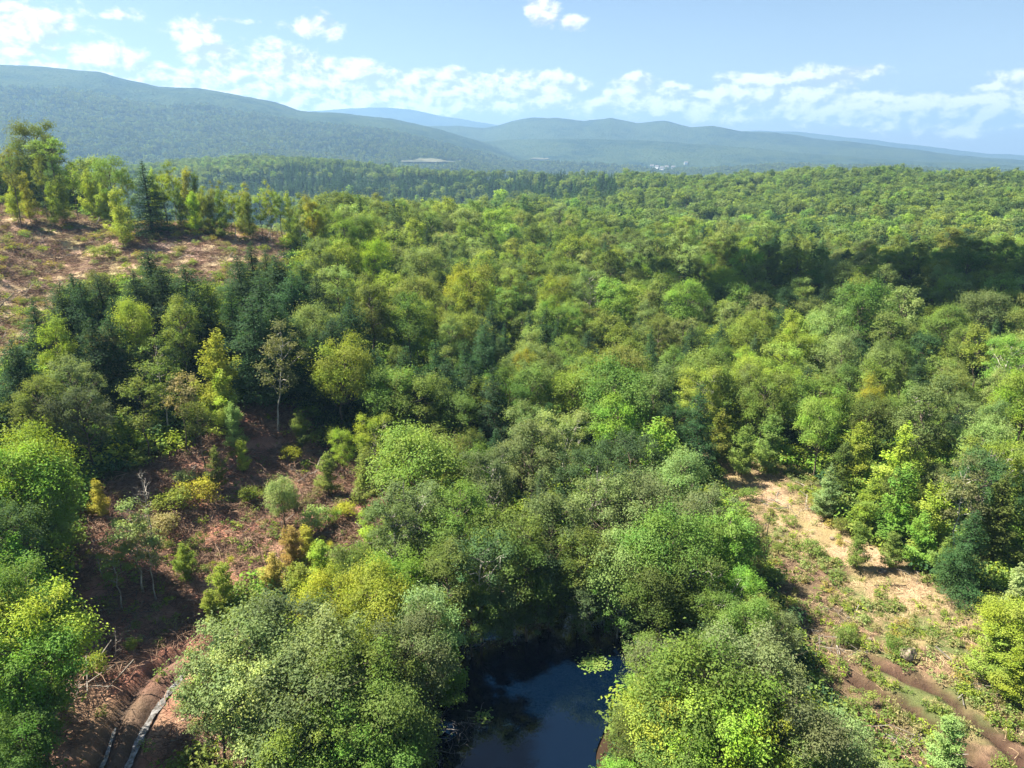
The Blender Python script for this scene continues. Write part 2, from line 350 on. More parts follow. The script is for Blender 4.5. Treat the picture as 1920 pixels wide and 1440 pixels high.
def tube(pts, rad, sides=6):
    pts = np.asarray(pts, float); n = len(pts); V = []; Fc = []
    d = np.gradient(pts, axis=0); d /= (np.linalg.norm(d, axis=1, keepdims=True)+1e-9)
    up = np.array([0.31, .12, .94]) if abs(d[0][2]) < .9 else np.array([1., 0, 0])
    a = np.cross(d, up); a /= (np.linalg.norm(a, axis=1, keepdims=True)+1e-9); b = np.cross(d, a)
    th = np.arange(sides)*2*math.pi/sides
    for i in range(n):
        V.append(pts[i] + rad[i]*(np.cos(th)[:, None]*a[i]+np.sin(th)[:, None]*b[i]))
    V = np.concatenate(V); i = np.arange(n-1)[:, None]*sides; j = np.arange(sides)[None]; j2 = (j+1) % sides
    Fc = np.stack([i+j, i+j2, i+sides+j2, i+sides+j], -1).reshape(-1, 4)
    return V, Fc
def join(parts):
    V = []; Fc = []; o = 0
    for v, f in parts: V.append(v); Fc.append(f+o); o += len(v)
    return np.concatenate(V), np.concatenate(Fc)
def limb(p0, p1, r0, r1, rng, n=5, wig=.06, sag=.0, sides=5):
    t = np.linspace(0, 1, n)[:, None]; L = np.linalg.norm(np.subtract(p1, p0)); P_ = np.asarray(p0)*(1-t)+np.asarray(p1)*t
    P_[1:-1] += rng.normal(size=(n-2, 3))*wig*L; P_[:, 2] += (-sag*L*np.sin(t[:, 0]*math.pi))
    return tube(P_, r0*(1-t[:, 0])+r1*t[:, 0], sides)

def gen_puff(seed, H=12, R=4, cb=.30, npf=26, nl=7000, leaf=.26, flat=.75, pr=(.26, .42), tr=.16, wob=.25, shell=.55, lean=.0, open_=.0):
    """rounded broadleaf: puffs of leaves carried by limbs. returns trunk, branches, crown arrays"""
    rng = np.random.default_rng(seed); cz = H*(cb+1)/2; rz = H*(1-cb)/2
    i = np.arange(npf); u = (i+.5)/npf; ph = i*2.39996+rng.random()*6; zz = 1-1.75*u; rr = np.sqrt(np.maximum(0, 1-zz**2))
    D = np.stack([rr*np.cos(ph), rr*np.sin(ph), zz], 1)*(.66+rng.random((npf, 1))*.30) + rng.normal(size=(npf, 3))*.13
    low = np.clip(-D[:, 2], 0, 1); D[:, :2] *= (1-.35*low)[:, None]
    sx = 1+rng.normal()*.2
    C = D*np.array([R*.82*sx, R*.82/sx, rz*.86])+np.array([0, 0, cz]); C[:, 0] += lean*(C[:, 2]-H*cb)
    prad = R*(pr[0]+rng.random(npf)*(pr[1]-pr[0])); prad *= (1+wob*rng.normal(size=npf)*.5).clip(.6, 1.5)
    wgt = prad**2; k = rng.choice(npf, nl, p=wgt/wgt.sum())
    d = rng.normal(size=(nl, 3)); d /= np.linalg.norm(d, axis=1, keepdims=True); d[:, 2] = np.where(d[:, 2] < -.35, -d[:, 2]*.8, d[:, 2])
    rad = prad[k]*(shell+(1-shell)*rng.random(nl)**.5)*(1+.30*rng.normal(size=nl).clip(-1.5, 2.0))
    # ragged twigs: lobes on each puff
    lob = 1+.62*np.sin(d[:, 0]*6+k)*np.sin(d[:, 1]*7+k*2.1)*np.sin(d[:, 2]*6+k*.7+1)
    Pp = C[k]+d*(rad*lob)[:, None]*np.array([1, 1, flat])
    N = d*.8+np.array([0, 0, .5])+rng.normal(size=(nl, 3))*.40
    V, Q = leaf_quads(Pp, N, leaf, rng)
    pv = rng.random((npf, 3)); lv = .55*pv[k]+.45*rng.random((nl, 3))
    r0 = tr*H/12; top = np.array([lean*H*.5, 0, H*.82]); tp = np.linspace(0, 1, 8)[:, None]
    T = tp*top+np.concatenate([np.zeros((1, 3)), rng.normal(size=(7, 3))*[.12, .12, 0]*H/12]); T[0, 2] = -.8
    tk = tube(T, r0*(1-tp[:, 0]*.85)*(1+.5*np.exp(-tp[:, 0]*12)), 7)
    br = []
    for q in range(npf):
        h = np.clip(C[q, 2]-np.hypot(C[q, 0], C[q, 1])*.9, H*cb*.6, H*.78); s = T[0]*0+np.array([np.interp(h, T[:, 2], T[:, 0]), np.interp(h, T[:, 2], T[:, 1]), h])
        br.append(limb(s, C[q], r0*.38, r0*.08, rng, 5, .05, .04, 4))
        for _ in range(3):
            e = C[q]+rng.normal(size=3)*prad[q]*.62; br.append(limb(C[q]*.75+s*.25, e, r0*.14, r0*.03, rng, 3, .04, 0, 3))
    return tk, join(br), (V, Q, lv)

def gen_tier(seed, H=9, R=2.4, cb=.12, nbr=46, nl=5000, leaf=.22, rise=.35, droop=.0, power=.8, tr=.11, width=.30, top=.97, belly=.0, clump=1, jit=.5):
    """tree with a straight leader and leafy side branches in layers (young maples, hemlocks, spruces)"""
    rng = np.random.default_rng(seed); r0 = tr*H/10
    tp = np.linspace(0, 1, 8)[:, None]; T = tp*np.array([0, 0, H*.97])+np.concatenate([np.zeros((1, 3)), rng.normal(size=(7, 3))*[.06, .06, 0]*H/10]); T[0, 2] = -.8
    tk = tube(T, r0*(1-tp[:, 0]*.93), 6)
    u = np.sort(rng.random(nbr)*.6+(np.arange(nbr)+.5)/nbr*.4 if False else (np.arange(nbr)+rng.random(nbr))/nbr); zb = H*(cb+(top-cb)*u)
    L = R*np.maximum(.10, (1-u)**power*(1-belly*(1-u)**3))*(1-jit*.55+jit*rng.random(nbr)); ph = np.arange(nbr)*2.39996+rng.normal(size=nbr)*.4
    e = rise+rng.normal(size=nbr)*.12+.35*u
    dirs = np.stack([np.cos(ph)*np.cos(e), np.sin(ph)*np.cos(e), np.sin(e)], 1)
    S = np.stack([np.interp(zb, T[:, 2], T[:, 0]), np.interp(zb, T[:, 2], T[:, 1]), zb], 1)
    br = [limb(S[i], S[i]+dirs[i]*L[i]-np.array([0, 0, droop*L[i]]), r0*.30*(1-u[i]*.7), r0*.05, rng, 4, .02, 0, 3) for i in range(nbr)]
    wgt = L**1.4; k = rng.choice(nbr, nl, p=wgt/wgt.sum()); t = rng.random(nl)**.75
    side = np.stack([-np.sin(ph), np.cos(ph), np.zeros(nbr)], 1)
    wd = width*L[k]*np.sin(np.clip(t*.9+.1, 0, 1)*math.pi*.86)+.08
    s = rng.uniform(-1, 1, nl)*wd
    Pp = S[k]+dirs[k]*(L[k]*t)[:, None]+side[k]*s[:, None]; Pp[:, 2] -= droop*L[k]*t**2+np.abs(s)*.25; Pp += rng.normal(size=(nl, 3))*[.06, .06, .09]*clump*R/2.4
    N = np.array([0, 0, 1.])+dirs[k]*.45+rng.normal(size=(nl, 3))*.38
    V, Q = leaf_quads(Pp, N, leaf, rng, .5); pv = rng.random((nbr, 3)); lv = .5*pv[k]+.5*rng.random((nl, 3))
    return tk, join(br), (V, Q, lv)

# one dictionary of tree forms: list of variants, each (trunk, branches, crown) mesh
BARK = {}
FORM = {}
def add_form(kind, arrs, bark):
    tk, br, (V, Q, lv) = arrs
    FORM.setdefault(kind, []).append((mesh_from(kind+'_trunk', *tk, [bark], smooth=True), mesh_from(kind+'_branches', *br, [bark], smooth=True), mesh_from(kind+'_crown', V, Q, [M_LEAF], leafvar=lv)))
for s in range(5): add_form('round', gen_puff(100+s, 12, 3.9, .18+.04*(s % 3), 42+4*s, 17000, .185, 1.08, (.15, .30), .16, .5, .45), M_BARK)
for s in range(4): add_form('airy', gen_puff(200+s, 12, 3.7, .16, 46, 14000, .165, 1.1, (.13, .27), .14, .35, .15, .03*(s-1)), M_BARKP if s == 1 else M_BARK)
for s in range(3): add_form('tall', gen_puff(300+s, 13, 2.8, .18, 32, 11000, .18, 1.2, (.20, .36), .14, .4, .4), M_BARK)
for s in range(4): add_form('young', gen_tier(400+s, 9, 3.0, .08, 34, 5600, .24, .62, .10, .50, .09, .34, belly=.25, jit=1.0, clump=2), M_BARK)
for s in range(3): add_form('hemlock', gen_tier(500+s, 12, 3.3, .10, 84, 14500, .20, .16, .26, .60, .17, .34, jit=.8, clump=1.8), M_BARKD)
for s in range(2): add_form('spruce', gen_tier(520+s, 12, 2.9, .06, 120, 13500, .18, .0, .20, .72, .16, .28, jit=.7, clump=1.3), M_BARKD)
for s in range(3): add_form('pole', gen_puff(600+s, 12, 2.0, .24, 22, 3000, .20, 1.1, (.22, .42), .09, .5, .1), M_BARKP if s == 0 else M_BARK)
for s in range(2): add_form('topknot', gen_puff(640+s, 14, 2.6, .66, 12, 2600, .24, .7, (.3, .45), .12), M_BARK)
for s in range(2): add_form('umbrella', gen_puff(650+s, 13, 4.6, .52, 20, 6000, .24, .6, (.26, .4), .15), M_BARK)
for s in range(3): add_form('cone', gen_tier(700+s, 11, 2.6, .10, 54, 7500, .22, .66, .08, .7, .12, .3, jit=.8, clump=2), M_BARK)
for s in range(4): add_form('shrub', gen_puff(800+s, 2.4, 1.5, .05, 14, 1500, .17, .8, (.3, .5), .16, .4, .2), M_BARK)

def make_tag(o, label=None, cat=None, group=None, kind=None):
    if label: o['label'] = label
    if cat: o['category'] = cat
    if group: o['group'] = group
    if kind: o['kind'] = kind
def link(name, me, parent=None, loc=None):
    o = bpy.data.objects.new(name, me); COL.objects.link(o)
    if parent: o.parent = parent
    if loc is not None: o.location = loc
    return o

# ------------------------------------------------------------------ ground and hills
def polar(r, a):
    A, Rr = np.meshgrid(a, r); return Rr*np.sin(A), Rr*np.cos(A)
def grid_faces(nr, na, wrap):
    i = np.arange(nr-1)[:, None]; j = np.arange(na if wrap else na-1)[None]; j2 = (j+1) % na
    return np.stack([i*na+j, i*na+j2, (i+1)*na+j2, (i+1)*na+j], -1).reshape(-1, 4)
def az_list(fine, half, coarse):
    f = np.arange(-half, half, fine); c = np.linspace(half, 2*math.pi-half, coarse, endpoint=False); return np.concatenate([f, c])
RS = 230.0
ra = np.concatenate([np.linspace(4, 18, 8), np.exp(np.arange(math.log(19.5), math.log(RS), .0052)), [RS]])
aa = az_list(.0058, .80, 60); X, Y = polar(ra, aa); Z = height(X, Y)
def ground_color(X, Y):
    n = fbm(X/6, Y/6, 41, 4)[..., None]; n2 = fbm(X/1.6, Y/1.6, 42, 3)[..., None]; n3 = fbm(X/2.5+Y/9, Y/9, 43, 3)[..., None]
    floor_ = np.array([.035, .032, .018])*(1-n)+np.array([.06, .07, .025])*n
    red = np.array([.32, .15, .11])*(1-sstep(.35, .65, n))+np.array([.26, .165, .11])*sstep(.35, .65, n)
    red = red*(1-.5*sstep(.5, .62, n2))+np.array([.42, .27, .19])*.5*sstep(.5, .62, n2)
    up = np.array([.40, .27, .20])*(1-sstep(.4, .6, n2))+np.array([.52, .42, .26])*sstep(.4, .6, n2)
    up = up*(1-.65*sstep(.48, .6, n))+np.array([.27, .18, .17])*.65*sstep(.48, .6, n)
    up = up*(1-.45*sstep(.5, .62, n3))+np.array([.24, .25, .09])*.45*sstep(.5, .62, n3)
    straw = np.array([.31, .22, .145])*(1-sstep(.4, .62, n2))+np.array([.24, .19, .10])*sstep(.4, .62, n2)
    gq = sstep(.40, .60, fbm(X/1.1, Y/1.1, 77, 4))[..., None]; gr = sstep(.42, .62, fbm(X/3.3, Y/3.3, 78, 3))[..., None]
    grassy = (np.array([.10, .12, .045])*(1-gq)+np.array([.21, .17, .09])*gq)*(1-gr)+(np.array([.075, .05, .035])*(1-gq)+np.array([.19, .125, .085])*gq)*gr
    def blend(a, b, m): m = m[..., None]; return a*(1-m)+b*m
    sh = fbm(X/4, Y/4, 55, 3)*3-1.5
    c = blend(floor_, red, 1-sstep(-1.2, 1.2, sdist(X, Y, CLEAR_L)+sh))
    c = blend(c, up, 1-sstep(-2, 2.5, sdist(X, Y, CLEAR_U)+sh*2))
    c = blend(c, grassy, 1-sstep(-1.2, 1.2, sdist(X, Y, PATH_R)+sh))
    c = blend(c, straw, 1-sstep(2.0, 3.8, seg_dist(X, Y, STRAW)+sh))
    c = blend(c, np.array([.085, .055, .040])*(.7+.8*fbm(X/.8, Y/.8, 13, 3))[..., None], .8*(1-sstep(1.5, 3.6, seg_dist(X, Y, SOIL)+sh)))
    for R_ in (RUT_C, RUT_D): c = blend(c, np.array([.050, .030, .022]), np.exp(-(seg_dist(X, Y, R_)+.35*(fbm(X*2, Y*2, 12, 2)-.5)*2)**2/.5)*.95)
    c = blend(c, np.array([.12, .085, .065])*(.5+1.1*fbm(X/.7, Y/.7, 14, 3))[..., None], np.exp(-((seg_dist(X, Y, TRACK_MID))/1.1)**2)*.8)
    c = blend(c, np.array([.045, .034, .03]), np.exp(-((seg_dist(X, Y, RUT_A))/.5)**2)*.85)
    c = blend(c, np.array([.06, .045, .04]), np.exp(-((seg_dist(X, Y, RUT_B))/.6)**2)*.7)
    c = blend(c, np.array([.035, .022, .014]), 1-sstep(1.5, 4.5, sdist(X, Y, POND)))
    return c
SOIL = gp([(1490,1060),(1530,1160),(1560,1250),(1620,1340),(1700,1440)])
STRAW = gp([(1330,868),(1400,905),(1480,960),(1560,1020),(1640,1060),(1700,1110)])
TRACK_MID = (RUT_A[:len(RUT_B)]+RUT_B[:len(RUT_A)])/2
C_ = ground_color(X, Y)
V = np.stack([X, Y, Z], -1).reshape(-1, 3); Fg = grid_faces(len(ra), len(aa), True)
V = np.concatenate([V, [[0, 0, float(height(np.array([0.1]), np.array([0.1]))[0])]]]); n0 = len(V)-1; na = len(aa)
cap = np.array([[j, j, n0, (j+1) % na] for j in range(na)])
gm = mesh_from('ground', V, Fg, [M_GROUND], smooth=True)
at_ = gm.attributes.new('ground_col', 'FLOAT_COLOR', 'POINT'); cc = np.ones((len(V), 4), np.float32); cc[:-1, :3] = C_.reshape(-1, 3); cc[-1, :3] = (.05, .06, .02); at_.data.foreach_set('color', cc.ravel())
g_o = link('ground', gm); make_tag(g_o, kind='structure')
rb = np.exp(np.arange(math.log(RS), math.log(10000), .017)); rb = np.append(rb, 10000.0)
ab = az_list(.0036, .80, 60); X2, Y2 = polar(rb, ab); Z2 = height(X2, Y2); Z2[0] = height(*polar(rb[:1], ab)).ravel()-.25
hm = mesh_from('hills', np.stack([X2, Y2, Z2], -1).reshape(-1, 3), grid_faces(len(rb), len(ab), True), [M_HILL], smooth=True)
make_tag(link('hills', hm), kind='structure')
# pond water
pv = np.concatenate([POND, [[0, 0]]]); cen = POND.mean(0); pv[-1] = cen; no = len(POND)
exp_ = cen+(POND-cen)*1.25
wm = bpy.data.meshes.new('pond_water'); wm.from_pydata([(x, y, 0) for x, y in exp_], [], [list(range(no))]); wm.materials.append(M_WATER)
make_tag(link('pond_water', wm), kind='structure')
def ribbon(name, line, wd, zoff, mat, seed=3, lo=0, hi=None):
    L = line[lo:hi]; t = np.gradient(L, axis=0); t /= np.linalg.norm(t, axis=1, keepdims=True)+1e-9; nn = np.stack([-t[:, 1], t[:, 0]], 1)
    ww = wd*(.25+1.3*fbm(np.arange(len(L))*.8, np.zeros(len(L))+seed, seed, 2)); ww[0] *= .2; ww[-1] *= .2
    zc = base_height(L[:, 0], L[:, 1]) + zoff; V = []
    for s in (-1, 1): V.append(np.column_stack([L+nn*ww[:, None]*s, zc]))
    n = len(L); Fc = np.array([[i, i+1, n+i+1, n+i] for i in range(n-1)])
    o = link(name, mesh_from(name, np.concatenate(V), Fc, [mat])); make_tag(o, kind='structure'); return o
ribbon('water_in_rut', RUT_B, .27, -.17, M_MUDSKYWATER, 5)
ribbon('water_in_rut', RUT_A, .13, -.24, M_MUDSKYWATER, 9, 0, 12)

# ------------------------------------------------------------------ tree placing
GREENS = {   # real leaf colours
 'yellow-green': (.255, .310, .058), 'bright green': (.185, .285, .060), 'mid green': (.145, .205, .055), 'dark green': (.046, .090, .040),
 'grey-green': (.165, .215, .090), 'olive green': (.170, .212, .055), 'blue-green': (.090, .145, .062), 'golden yellow': (.315, .32, .05),
 'orange-tinged': (.30, .255, .08), 'pale green': (.240, .290, .115), 'tan-brown': (.27, .25, .125)}
TREES = []      # dict per placed tree
def add_tree(x, y, form, h, colr, wide=1.0, special=None):
    TREES.append(dict(x=x, y=y, form=form, h=h, col=colr, wide=wide, label=special))
NAT = dict(round=12, airy=12, tall=13, young=9, hemlock=12, spruce=12, pole=12, topknot=14, umbrella=13, cone=11, shrub=2.4)
def T(px, py, h, form, colr, wide=1.0, label=None):
    p = ray_ground(px, py, h*.97)
    if px < 690 and py < 425 and (p is None or math.hypot(*p) > 175):      # stands on the crest of the left ridge
        d = pix_dir(px, py); rr = 148+((px*7+py*3) % 17); hh = math.hypot(d[0], d[1]); p = (d[0]/hh*rr, d[1]/hh*rr)
        h = float(np.clip(CAM_Z+d[2]/hh*rr-base_height(np.array([p[0]]), np.array([p[1]]))[0], 5, 13.5))/.97
    if p is None: print('no place', px, py); return
    add_tree(p[0], p[1], form, h, colr, wide, label)
Gy, Gb, Gm, Gd, Gg, Go, Gu, Au, Or, Pa, Ta = 'yellow-green', 'bright green', 'mid green', 'dark green', 'grey-green', 'olive green', 'blue-green', 'golden yellow', 'orange-tinged', 'pale green', 'tan-brown'
hand = [
 # skyline of the left ridge
 (88,262,15,'topknot',Go,1,'bare-stemmed tree with small round top on the left skyline'),(197,281,13,'umbrella',Gm,.85,'flat-topped wide dark tree standing on the left ridge skyline'),
 (266,302,14,'spruce',Gd,1.35,'tall dark pointed spruce standing at the edge of the upper clearing'),(8,262,16,'pole',Go,.7,'tallest thin tree at the very left end of the skyline'),
 (40,325,9,'young',Au,.9,'golden yellow small tree in the thicket at the left end'),(66,283,13,'pole',Go,.6),(128,296,12,'pole',Gy,.9),(160,318,10,'young',Gy,.9),(108,330,9,'young',Gy,1),(232,318,10,'pole',Gy,.9),
 (318,308,12,'pole',Gy,1),(345,318,11,'young',Gy,.9),(300,318,12,'pole',Gy,.9),(376,350,9,'pole',Gy,.9),(405,342,10,'pole',Go,.9),(432,352,10,'pole',Gy,.9),(457,346,10,'pole',Gy,.9),(484,356,10,'pole',Gy,.9),
 (520,352,11,'pole',Gm,.9),(582,372,12,'tall',Au,.95,'tall bright yellow tree at the right end of the upper clearing'),(604,390,11,'tall',Gy,.9),(640,362,12,'airy',Gg,.8),(553,398,8,'young',Gm,.8),(500,372,9,'pole',Gy,1),(672,372,11,'round',Gm,.8),
 (20,340,8,'young',Gy,1),(90,345,8,'young',Gy,1),(190,345,8,'young',Gy,1),(215,355,7,'young',Gy,1),(360,360,8,'young',Gy,1),(330,350,8,'young',Gm,1),(390,365,8,'young',Gy,1),(445,370,7,'young',Gy,1),
 # dark conifers under the upper clearing
 (132,512,10,'spruce',Gd,1.45),(182,520,11,'spruce',Gd,1.45),(60,562,8,'spruce',Gd,1.45),(275,470,13,'hemlock',Gd,1.45),(342,498,13,'hemlock',Gd,1.45),(468,455,10,'spruce',Gd,1.45),(496,470,10,'spruce',Gd,1.45),
 (565,498,11,'spruce',Gd,1.45),(528,492,11,'hemlock',Gd,1),(485,525,14,'hemlock',Gd,1.45),(640,588,13,'hemlock',Gd,.9),(590,620,12,'hemlock',Gd,1),(160,560,9,'hemlock',Gu,1),(430,545,12,'hemlock',Gd,1),(385,520,12,'hemlock',Gm,1),(210,560,10,'hemlock',Gd,1),
 (110,530,10,'hemlock',Gd,1.3),(150,525,11,'hemlock',Gd,1.3),(165,600,11,'hemlock',Gd,1.3),(205,590,11,'hemlock',Gd,1.3),(445,480,11,'hemlock',Gd,1.4),(515,480,12,'hemlock',Gd,1.4),(545,510,12,'hemlock',Gd,1.4),(590,520,11,'hemlock',Gd,1.3),(470,560,14,'hemlock',Gd,1.3),(505,560,14,'hemlock',Gd,1.2),(300,500,12,'hemlock',Gd,1.3),(250,510,11,'hemlock',Gd,1.2),(360,540,12,'hemlock',Gd,1.2),(655,560,13,'hemlock',Gd,1.2),(620,600,13,'hemlock',Gd,1.2),(20,640,9,'hemlock',Gd,1.3),
 (780,690,12,'hemlock',Gd,1.2),(835,680,12,'hemlock',Gd,1.2),(880,690,11,'hemlock',Gd,1.2),(815,640,13,'hemlock',Gd,1),(870,640,13,'hemlock',Gd,1),(760,650,13,'hemlock',Gd,1),(910,610,13,'hemlock',Gd,1),(800,430,14,'hemlock',Gd,1),(870,450,14,'hemlock',Gm,1),(700,660,12,'hemlock',Gd,1),
 # left mid mixed wood
 (95,600,10,'tall',Gy,1),(190,622,9,'round',Ta,.8,'tan-leaved rounded tree in the mixed wood on the left slope'),(242,560,11,'round',Gy,.8),(120,662,10,'airy',Gg,1),(382,618,11,'young',Gy,1.0,'bright feathery yellow-green tree left of the white leaning trunk'),
 (330,556,12,'tall',Gm,1),(590,570,12,'round',Pa,.9),(622,632,13,'round',Gy,1.0,'large domed yellow-green tree right of the white leaning trunk'),(60,700,9,'airy',Go,1.1),(145,715,10,'airy',Gg,1),(290,640,11,'pole',Go,1.2),
 (255,690,11,'pole',Go,1.2),(330,690,10,'pole',Ta,1.1),(365,740,9,'pole',Go,1.1),(410,700,8,'young',Gy,1.1),(432,760,6,'young',Pa,1),(500,600,14,'pole',Pa,1.1,'leaning white-barked tree with a long bare trunk on the left slope'),(30,650,9,'hemlock',Gu,1),
 (400,840,5,'young',Go,1.1),(450,830,4,'young',Gy,1),(640,800,7,'airy',Gy,.9),(700,775,9,'airy',Gy,1.0,'layered yellow-green tree beside the reddish clearing'),(610,850,5,'young',Go,1.2),
 (560,770,5,'young',Go,1.2),(525,900,6,'round',Pa,1.0,'small pale green rounded tree alone in the reddish clearing'),(680,850,7,'young',Go,1),(735,690,12,'round',Gm,1),(780,700,12,'round',Go,1),(840,720,11,'round',Gm,1),(905,700,11,'tall',Go,1),
 # left edge
 (48,812,12,'round',Gy,1.0,'big bright yellow-green crown highest at the left edge'),(8,835,12,'round',Gb,1.1),(70,862,10,'round',Gb,.8),(60,930,9,'round',Gm,1),(10,930,10,'airy',Gu,1),(20,1000,8,'young',Gb,1.1),
 (5,1060,11,'round',Gm,1),(50,1112,11,'round',Gy,1.05,'broad yellow-green crown lowest at the left edge of the picture'),(10,1180,10,'round',Gb,1),(45,1240,8,'airy',Gm,1),(20,1330,7,'round',Gm,1.1),(30,1390,5,'airy',Gm,1.1),
 (240,945,9,'pole',Pa,1.3),(268,975,8,'pole',Pa,1.1),(205,1010,7,'pole',Go,1.2),(340,1022,4,'young',Gy,1.2,'small yellow-green sapling above the wet track'),(412,1058,5,'young',Gy,1.2),(180,900,4,'young',Au,1.1),(390,1110,3.6,'young',Gy,1.2),
 (545,985,5,'young',Or,1.2,'orange-tinged sapling at the lower edge of the reddish clearing'),(575,985,4.6,'young',Au,1.2),(510,1040,4.5,'young',Or,1.2),(600,1015,5,'young',Gy,1.2),(562,1060,6,'young',Gy,1.2),(620,1070,9,'round',Au,.9,'golden tree among green crowns left of the pond'),
 # left of the pond
 (665,1025,8,'round',Gm,.9),(735,1040,9,'round',Gb,1.0),(700,1075,10,'round',Gy,1),(520,1112,12,'airy',Gg,1.15),(430,1150,12,'airy',Gg,1.15),(600,1150,12,'airy',Gg,1.1),(470,1215,11,'airy',Pa,1.1),(560,1240,11,'round',Gg,1.1),(655,1205,11,'round',Gm,1.0),
 (760,1170,10,'round',Gg,1),(832,1128,9,'cone',Gb,1.0,'pointed bright green tree at the left bank of the pond'),(775,1225,9,'cone',Gm,1.1),(700,1280,10,'round',Gm,1),(640,1330,9,'round',Gm,1.0),(735,1330,8,'round',Gm,1),(560,1350,9,'round',Go,1),(700,1375,8,'round',Gb,1),(395,1240,9,'airy',Gg,1),
 (800,1085,11,'airy',Gg,1),
 # far bank of the pond
 (830,822,7,'cone',Gy,1.1,'yellow-green pointed tree at the upper left corner of the pond wood'),(880,812,9,'tall',Gm,.9),(780,898,11,'airy',Gg,1.1,'grey-green airy crown at the left end of the pond wood'),(735,925,10,'airy',Gg,1),(855,900,12,'airy',Gm,1),(920,838,12,'airy',Gg,1),(1000,782,13,'airy',Gg,1),
 (1060,765,13,'airy',Pa,1),(1160,745,13,'tall',Gb,1.1),(1190,800,12,'airy',Gu,1),(1105,835,12,'airy',Gu,1.1),(1232,792,11,'young',Gb,1.3),(960,915,13,'airy',Gm,1),(1040,890,13,'airy',Gg,1.05),(900,965,12,'airy',Gu,1),(840,1000,11,'airy',Gm,1),(985,985,11,'tall',Gm,1.1),
 (1130,895,12,'airy',Gg,1.1),(1205,885,12,'airy',Gg,1),(1280,850,11,'round',Gg,1),(1262,958,12,'round',Gm,1),(1335,905,11,'airy',Gg,1),(1370,950,11,'tall',Gb,1.15,'bright green tall crown at the right end of the pond wood'),(1385,1000,9,'tall',Gb,1.1),(1180,975,11,'round',Gg,1),(1090,965,11,'tall',Gm,1.2),(1300,1030,10,'airy',Gm,1),
 (1240,1050,9,'round',Gm,1),(1340,1095,8,'airy',Gm,1),(1165,1040,8,'airy',Gm,1),(1380,1060,8,'airy',Gb,1),(1030,1010,9,'tall',Gu,1.2),(940,1050,8,'tall',Gu,1.3),(1100,1060,7,'airy',Gu,1.1),(1010,1075,6,'airy',Gu,1.2),(1290,1120,6,'airy',Gu,1.2),(1200,1110,5,'young',Gu,1.4),(880,1070,8,'airy',Gm,1),
 # right of the pond
 (1215,1195,7,'airy',Gm,1),(1280,1195,10,'airy',Gg,1),(1335,1215,12,'round',Gb,1.05,'bright lime green crown tallest right of the pond'),(1395,1190,11,'round',Gg,1),(1455,1215,9,'airy',Gg,1),(1480,1275,10,'airy',Gg,1.1),(1250,1300,9,'round',Gy,1),(1360,1315,10,'round',Gy,1),(1430,1330,9,'round',Gy,1),
 (1195,1330,7,'airy',Gm,1),(1560,1330,8,'airy',Gg,1.1),(1620,1385,7,'airy',Gg,1.1),(1500,1380,8,'airy',Gm,1.1),(1165,1400,6,'airy',Gb,1),(1290,1385,8,'round',Gm,1.1),(1425,1110,7,'tall',Go,1.0),(1400,1125,8,'round',Gm,.9),(1465,1150,6,'airy',Gg,1),
 (1790,1345,4.5,'young',Pa,1.2,'small pale green bushy tree at the bottom beside the muddy ruts'),(1905,1125,7,'round',Gy,1.1,'bright yellow-green tree at the right edge above the muddy ruts'),(1875,1180,5,'young',Gy,1.3),(1915,1215,5,'young',Gy,1.2),(1915,1060,9,'cone',Pa,1.1),
 # right wood edge above the path
 (1300,762,8,'young',Gy,1.1),(1352,772,8,'young',Gy,1.1),(1245,785,9,'young',Gy,1.1),(1452,780,8,'young',Gm,1.1),(1400,800,7,'young',Gm,1.1),(1545,745,11,'round',Gb,.8),(1620,792,9,'young',Gy,1.0),(1590,832,8,'young',Gm,1),(1700,800,10,'young',Gy,1.1),
 (1560,870,7,'cone',Gg,1.2),(1640,900,7,'young',Gy,1.1),(1700,885,9,'young',Gb,1.1),(1775,905,9,'young',Gy,1.1,'lime green feathery tree overhanging the right side path'),(1850,840,12,'airy',Gu,1),(1818,862,12,'pole',Pa,1.1,'pale-stemmed birch in front of dark trees at the right'),(1735,965,6,'young',Gb,1.2),(1780,1010,5,'young',Gm,1.2),
 (1615,985,5,'young',Gm,1.1),(1680,1000,4,'young',Go,1.2),(1890,890,11,'cone',Gm,1.1),(1830,960,9,'hemlock',Gu,1),(1640,745,10,'round',Go,1),(1640,715,11,'tall',Au,.8,'small bright yellow crown in the right wood'),(1440,700,12,'round',Go,1),
 (1170,650,13,'round',Go,1.1,'large domed olive green crown behind the pond wood'),(985,645,12,'tall',Au,.8,'bright yellow crown near the middle of the picture'),(1000,680,12,'round',Gm,1),(1080,690,12,'round',Gy,1),(950,700,11,'round',Gm,1),(860,505,12,'round',Au,.8,'golden crown in the central canopy'),(1500,610,12,'round',Gy,.9,'large yellow-green crown standing out in the right-hand canopy'),
 (700,450,13,'round',Gy,.9),(1040,520,13,'round',Gy,1),(1360,500,13,'round',Gy,1),
]
for h in hand: T(*h)
_rp = np.random.default_rng(61)
for k in range(0, 30, 2): T(285+k*10.5+_rp.normal()*5, 335+(k/30)*35+_rp.normal()*14, 9, 'pole' if k % 3 else 'young', [Gy, Gy, Go, Pa][k % 4], .6+.25*_rp.random())
NH = len(TREES)
for t in TREES: t['hand'] = True
